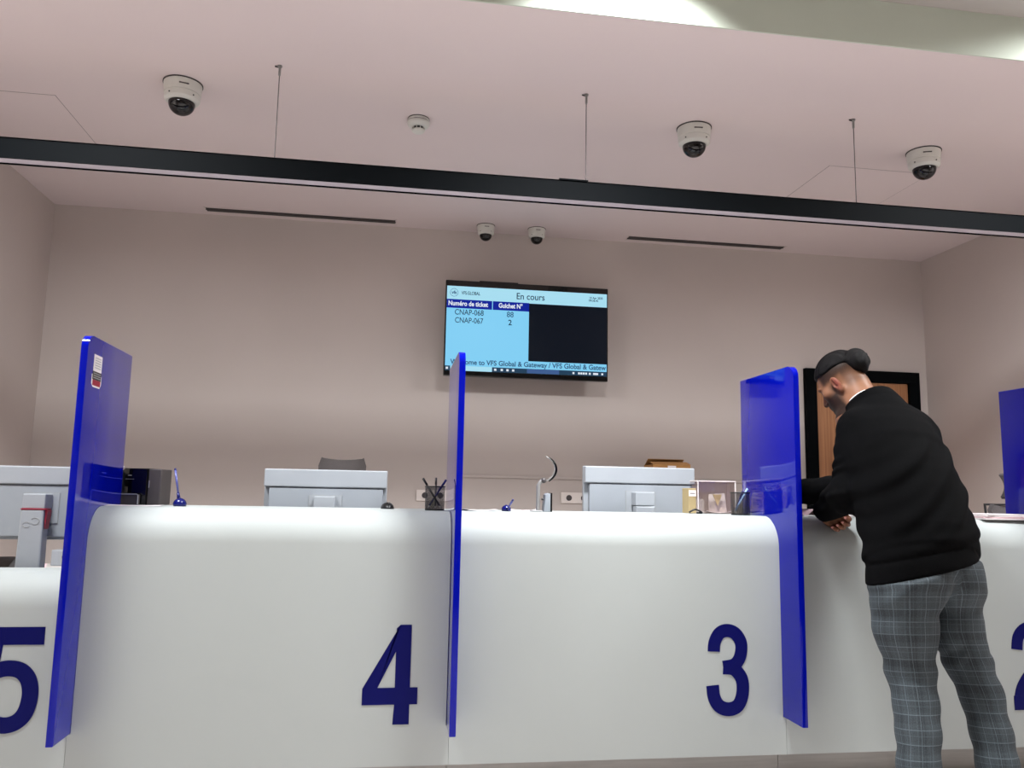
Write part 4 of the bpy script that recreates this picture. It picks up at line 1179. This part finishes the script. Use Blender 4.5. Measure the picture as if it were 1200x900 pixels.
# white collar of the shirt beneath
nax = norm(HC+HM.T@A_((0, -.035, -.055))-C7)
e1 = norm(np.cross(nax, (0, 0, 1))); e2 = np.cross(nax, e1); cc = C7-nax*.002
bm = bmesh.new(); add_tube(bm, [Vector(cc+.0735*(e1*math.cos(a)+e2*math.sin(a))*(1+.06*math.cos(2*a))-MO) for a in np.linspace(0, 2*PI, 49)], .0042, 8, False)
o = obj('undershirt_collar', bm, M['tee'], man, True); o['label'] = 'thin white collar of the undershirt'
cw = LWR+A_((.002, .012, -.002)); ca = norm(LWR-LEL); e1 = norm(np.cross(ca, (0, 0, 1))); e2 = np.cross(ca, e1)
bm = bmesh.new(); add_tube(bm, [Vector(cw+.0315*(e1*math.cos(a)+e2*math.sin(a))-MO) for a in np.linspace(0, 2*PI, 37)], .0032, 8, False)
o = obj('undershirt_cuff', bm, M['tee'], man, True); o['label'] = 'thin white cuff at the left wrist'
# shoes
for (ax_, ay_) in ((1.762, 2.575), (2.07, 2.575)):
    ta = A_((ax_, ay_, 0))
    def shoe_sdf(P, ta=ta):
        q = P-ta; x, y, z = q@rt, q@fw, q[:, 2]; Q2 = np.stack([x, y, z], 1)
        d = cone(Q2, (0, -.03, .045), (0, .15, .035), .045, .043)
        d = smin(d, cone(Q2, (0, -.02, .06), (0, -.01, .12), .045, .044), .03)
        d = smax(d, .0-z, .006)
        return d
    v, f = surface_nets(shoe_sdf, ta-A_((.17, .15, .02)), ta+A_((.17, .27, .18)), .006)
    so = np_mesh('shoe', v-MO, f, M['shoe'], man, 1)
    pts = [(.05*math.cos(a)*(1 if math.sin(a) > 0 else .9), (.16*math.sin(a) if math.sin(a) > 0 else .05*math.sin(a))+.035) for a in np.linspace(0, 2*PI, 28, endpoint=False)]
    pts = [tuple((ta+rt*p[0]+fw*p[1]-MO)[:2]) for p in pts]
    bm = bmesh.new(); add_prism(bm, pts, .0, .016, 'z', bev=.002); obj('sole', bm, M['black'], so)
tag(man, 'person in black sweater and grey checked trousers bending over counter 2', 'person')
# the pen he writes with
p0 = RT[0][0]*.5+RT[4][0]*.5
bm = bmesh.new(); a = A_((p0[0]-.01, p0[1]+.01, TOPZ+.006)); dpen = norm(p0-a+A_((.006, -.004, .02)))
add_tube(bm, [a, a+dpen*.012, a+dpen*.14], [.001, .0042, .0042], 10)
t = obj('pen', bm, M['penblue'], None, True); tag(t, 'blue pen held in the right hand of the bending man', 'pen')

# ---------------------------------------------------------------- light
def area(name, loc, sx, sy, power, rgb=(250, 253, 255), spread=180, tilt=0):
    l = bpy.data.lights.new(name, 'AREA'); l.shape = 'RECTANGLE'; l.size = sx; l.size_y = sy; l.energy = power; l.spread = math.radians(spread); l.color = s2l(rgb)
    o = bpy.data.objects.new(name, l); COL.objects.link(o); o.location = loc; o.rotation_euler.x = math.radians(tilt); return o
for x, p, sp in ((-1.45, 100, 158), (.88, 76, 112), (3.35, 104, 158)):
    area('bay_edge_light', (x, 2.60, ZH-.085), .5, .4, p, spread=sp, tilt=22)
for x in (-1.2, .9, 3.0):
    area('hall_light', (x, .6, ZH-.02), .6, .6, 30, spread=75)
for x in (-1.2, .9, 3.0):
    area('hall_light', (x, -1.4, ZH-.02), .6, .6, 18, spread=75)
w = bpy.data.worlds.new('world'); SC.world = w; w.use_nodes = True
w.node_tree.nodes['Background'].inputs['Color'].default_value = (.5, .48, .47, 1); w.node_tree.nodes['Background'].inputs['Strength'].default_value = .05

# ---------------------------------------------------------------- camera
cam = bpy.data.cameras.new('camera'); cam.sensor_width = 36; cam.lens = 949.73/1200*36; cam.clip_start = .05
co_ = bpy.data.objects.new('camera', cam); COL.objects.link(co_)
r_ = Vector((0.98830227, -0.15135156, 0.01874392)); dn = Vector((0.03845781, 0.12839739, -0.99097685)); fwd = Vector((0.14757922, 0.98010551, 0.13271608))
co_.matrix_world = Matrix(((r_.x, -dn.x, -fwd.x, 0), (r_.y, -dn.y, -fwd.y, 0), (r_.z, -dn.z, -fwd.z, 1.13), (0, 0, 0, 1)))
SC.camera = co_
SC.view_settings.view_transform = 'Standard'; SC.view_settings.look = 'None'
SC.view_settings.gamma = 1; SC.view_settings.use_curve_mapping = False
SC.view_settings.exposure = -.42
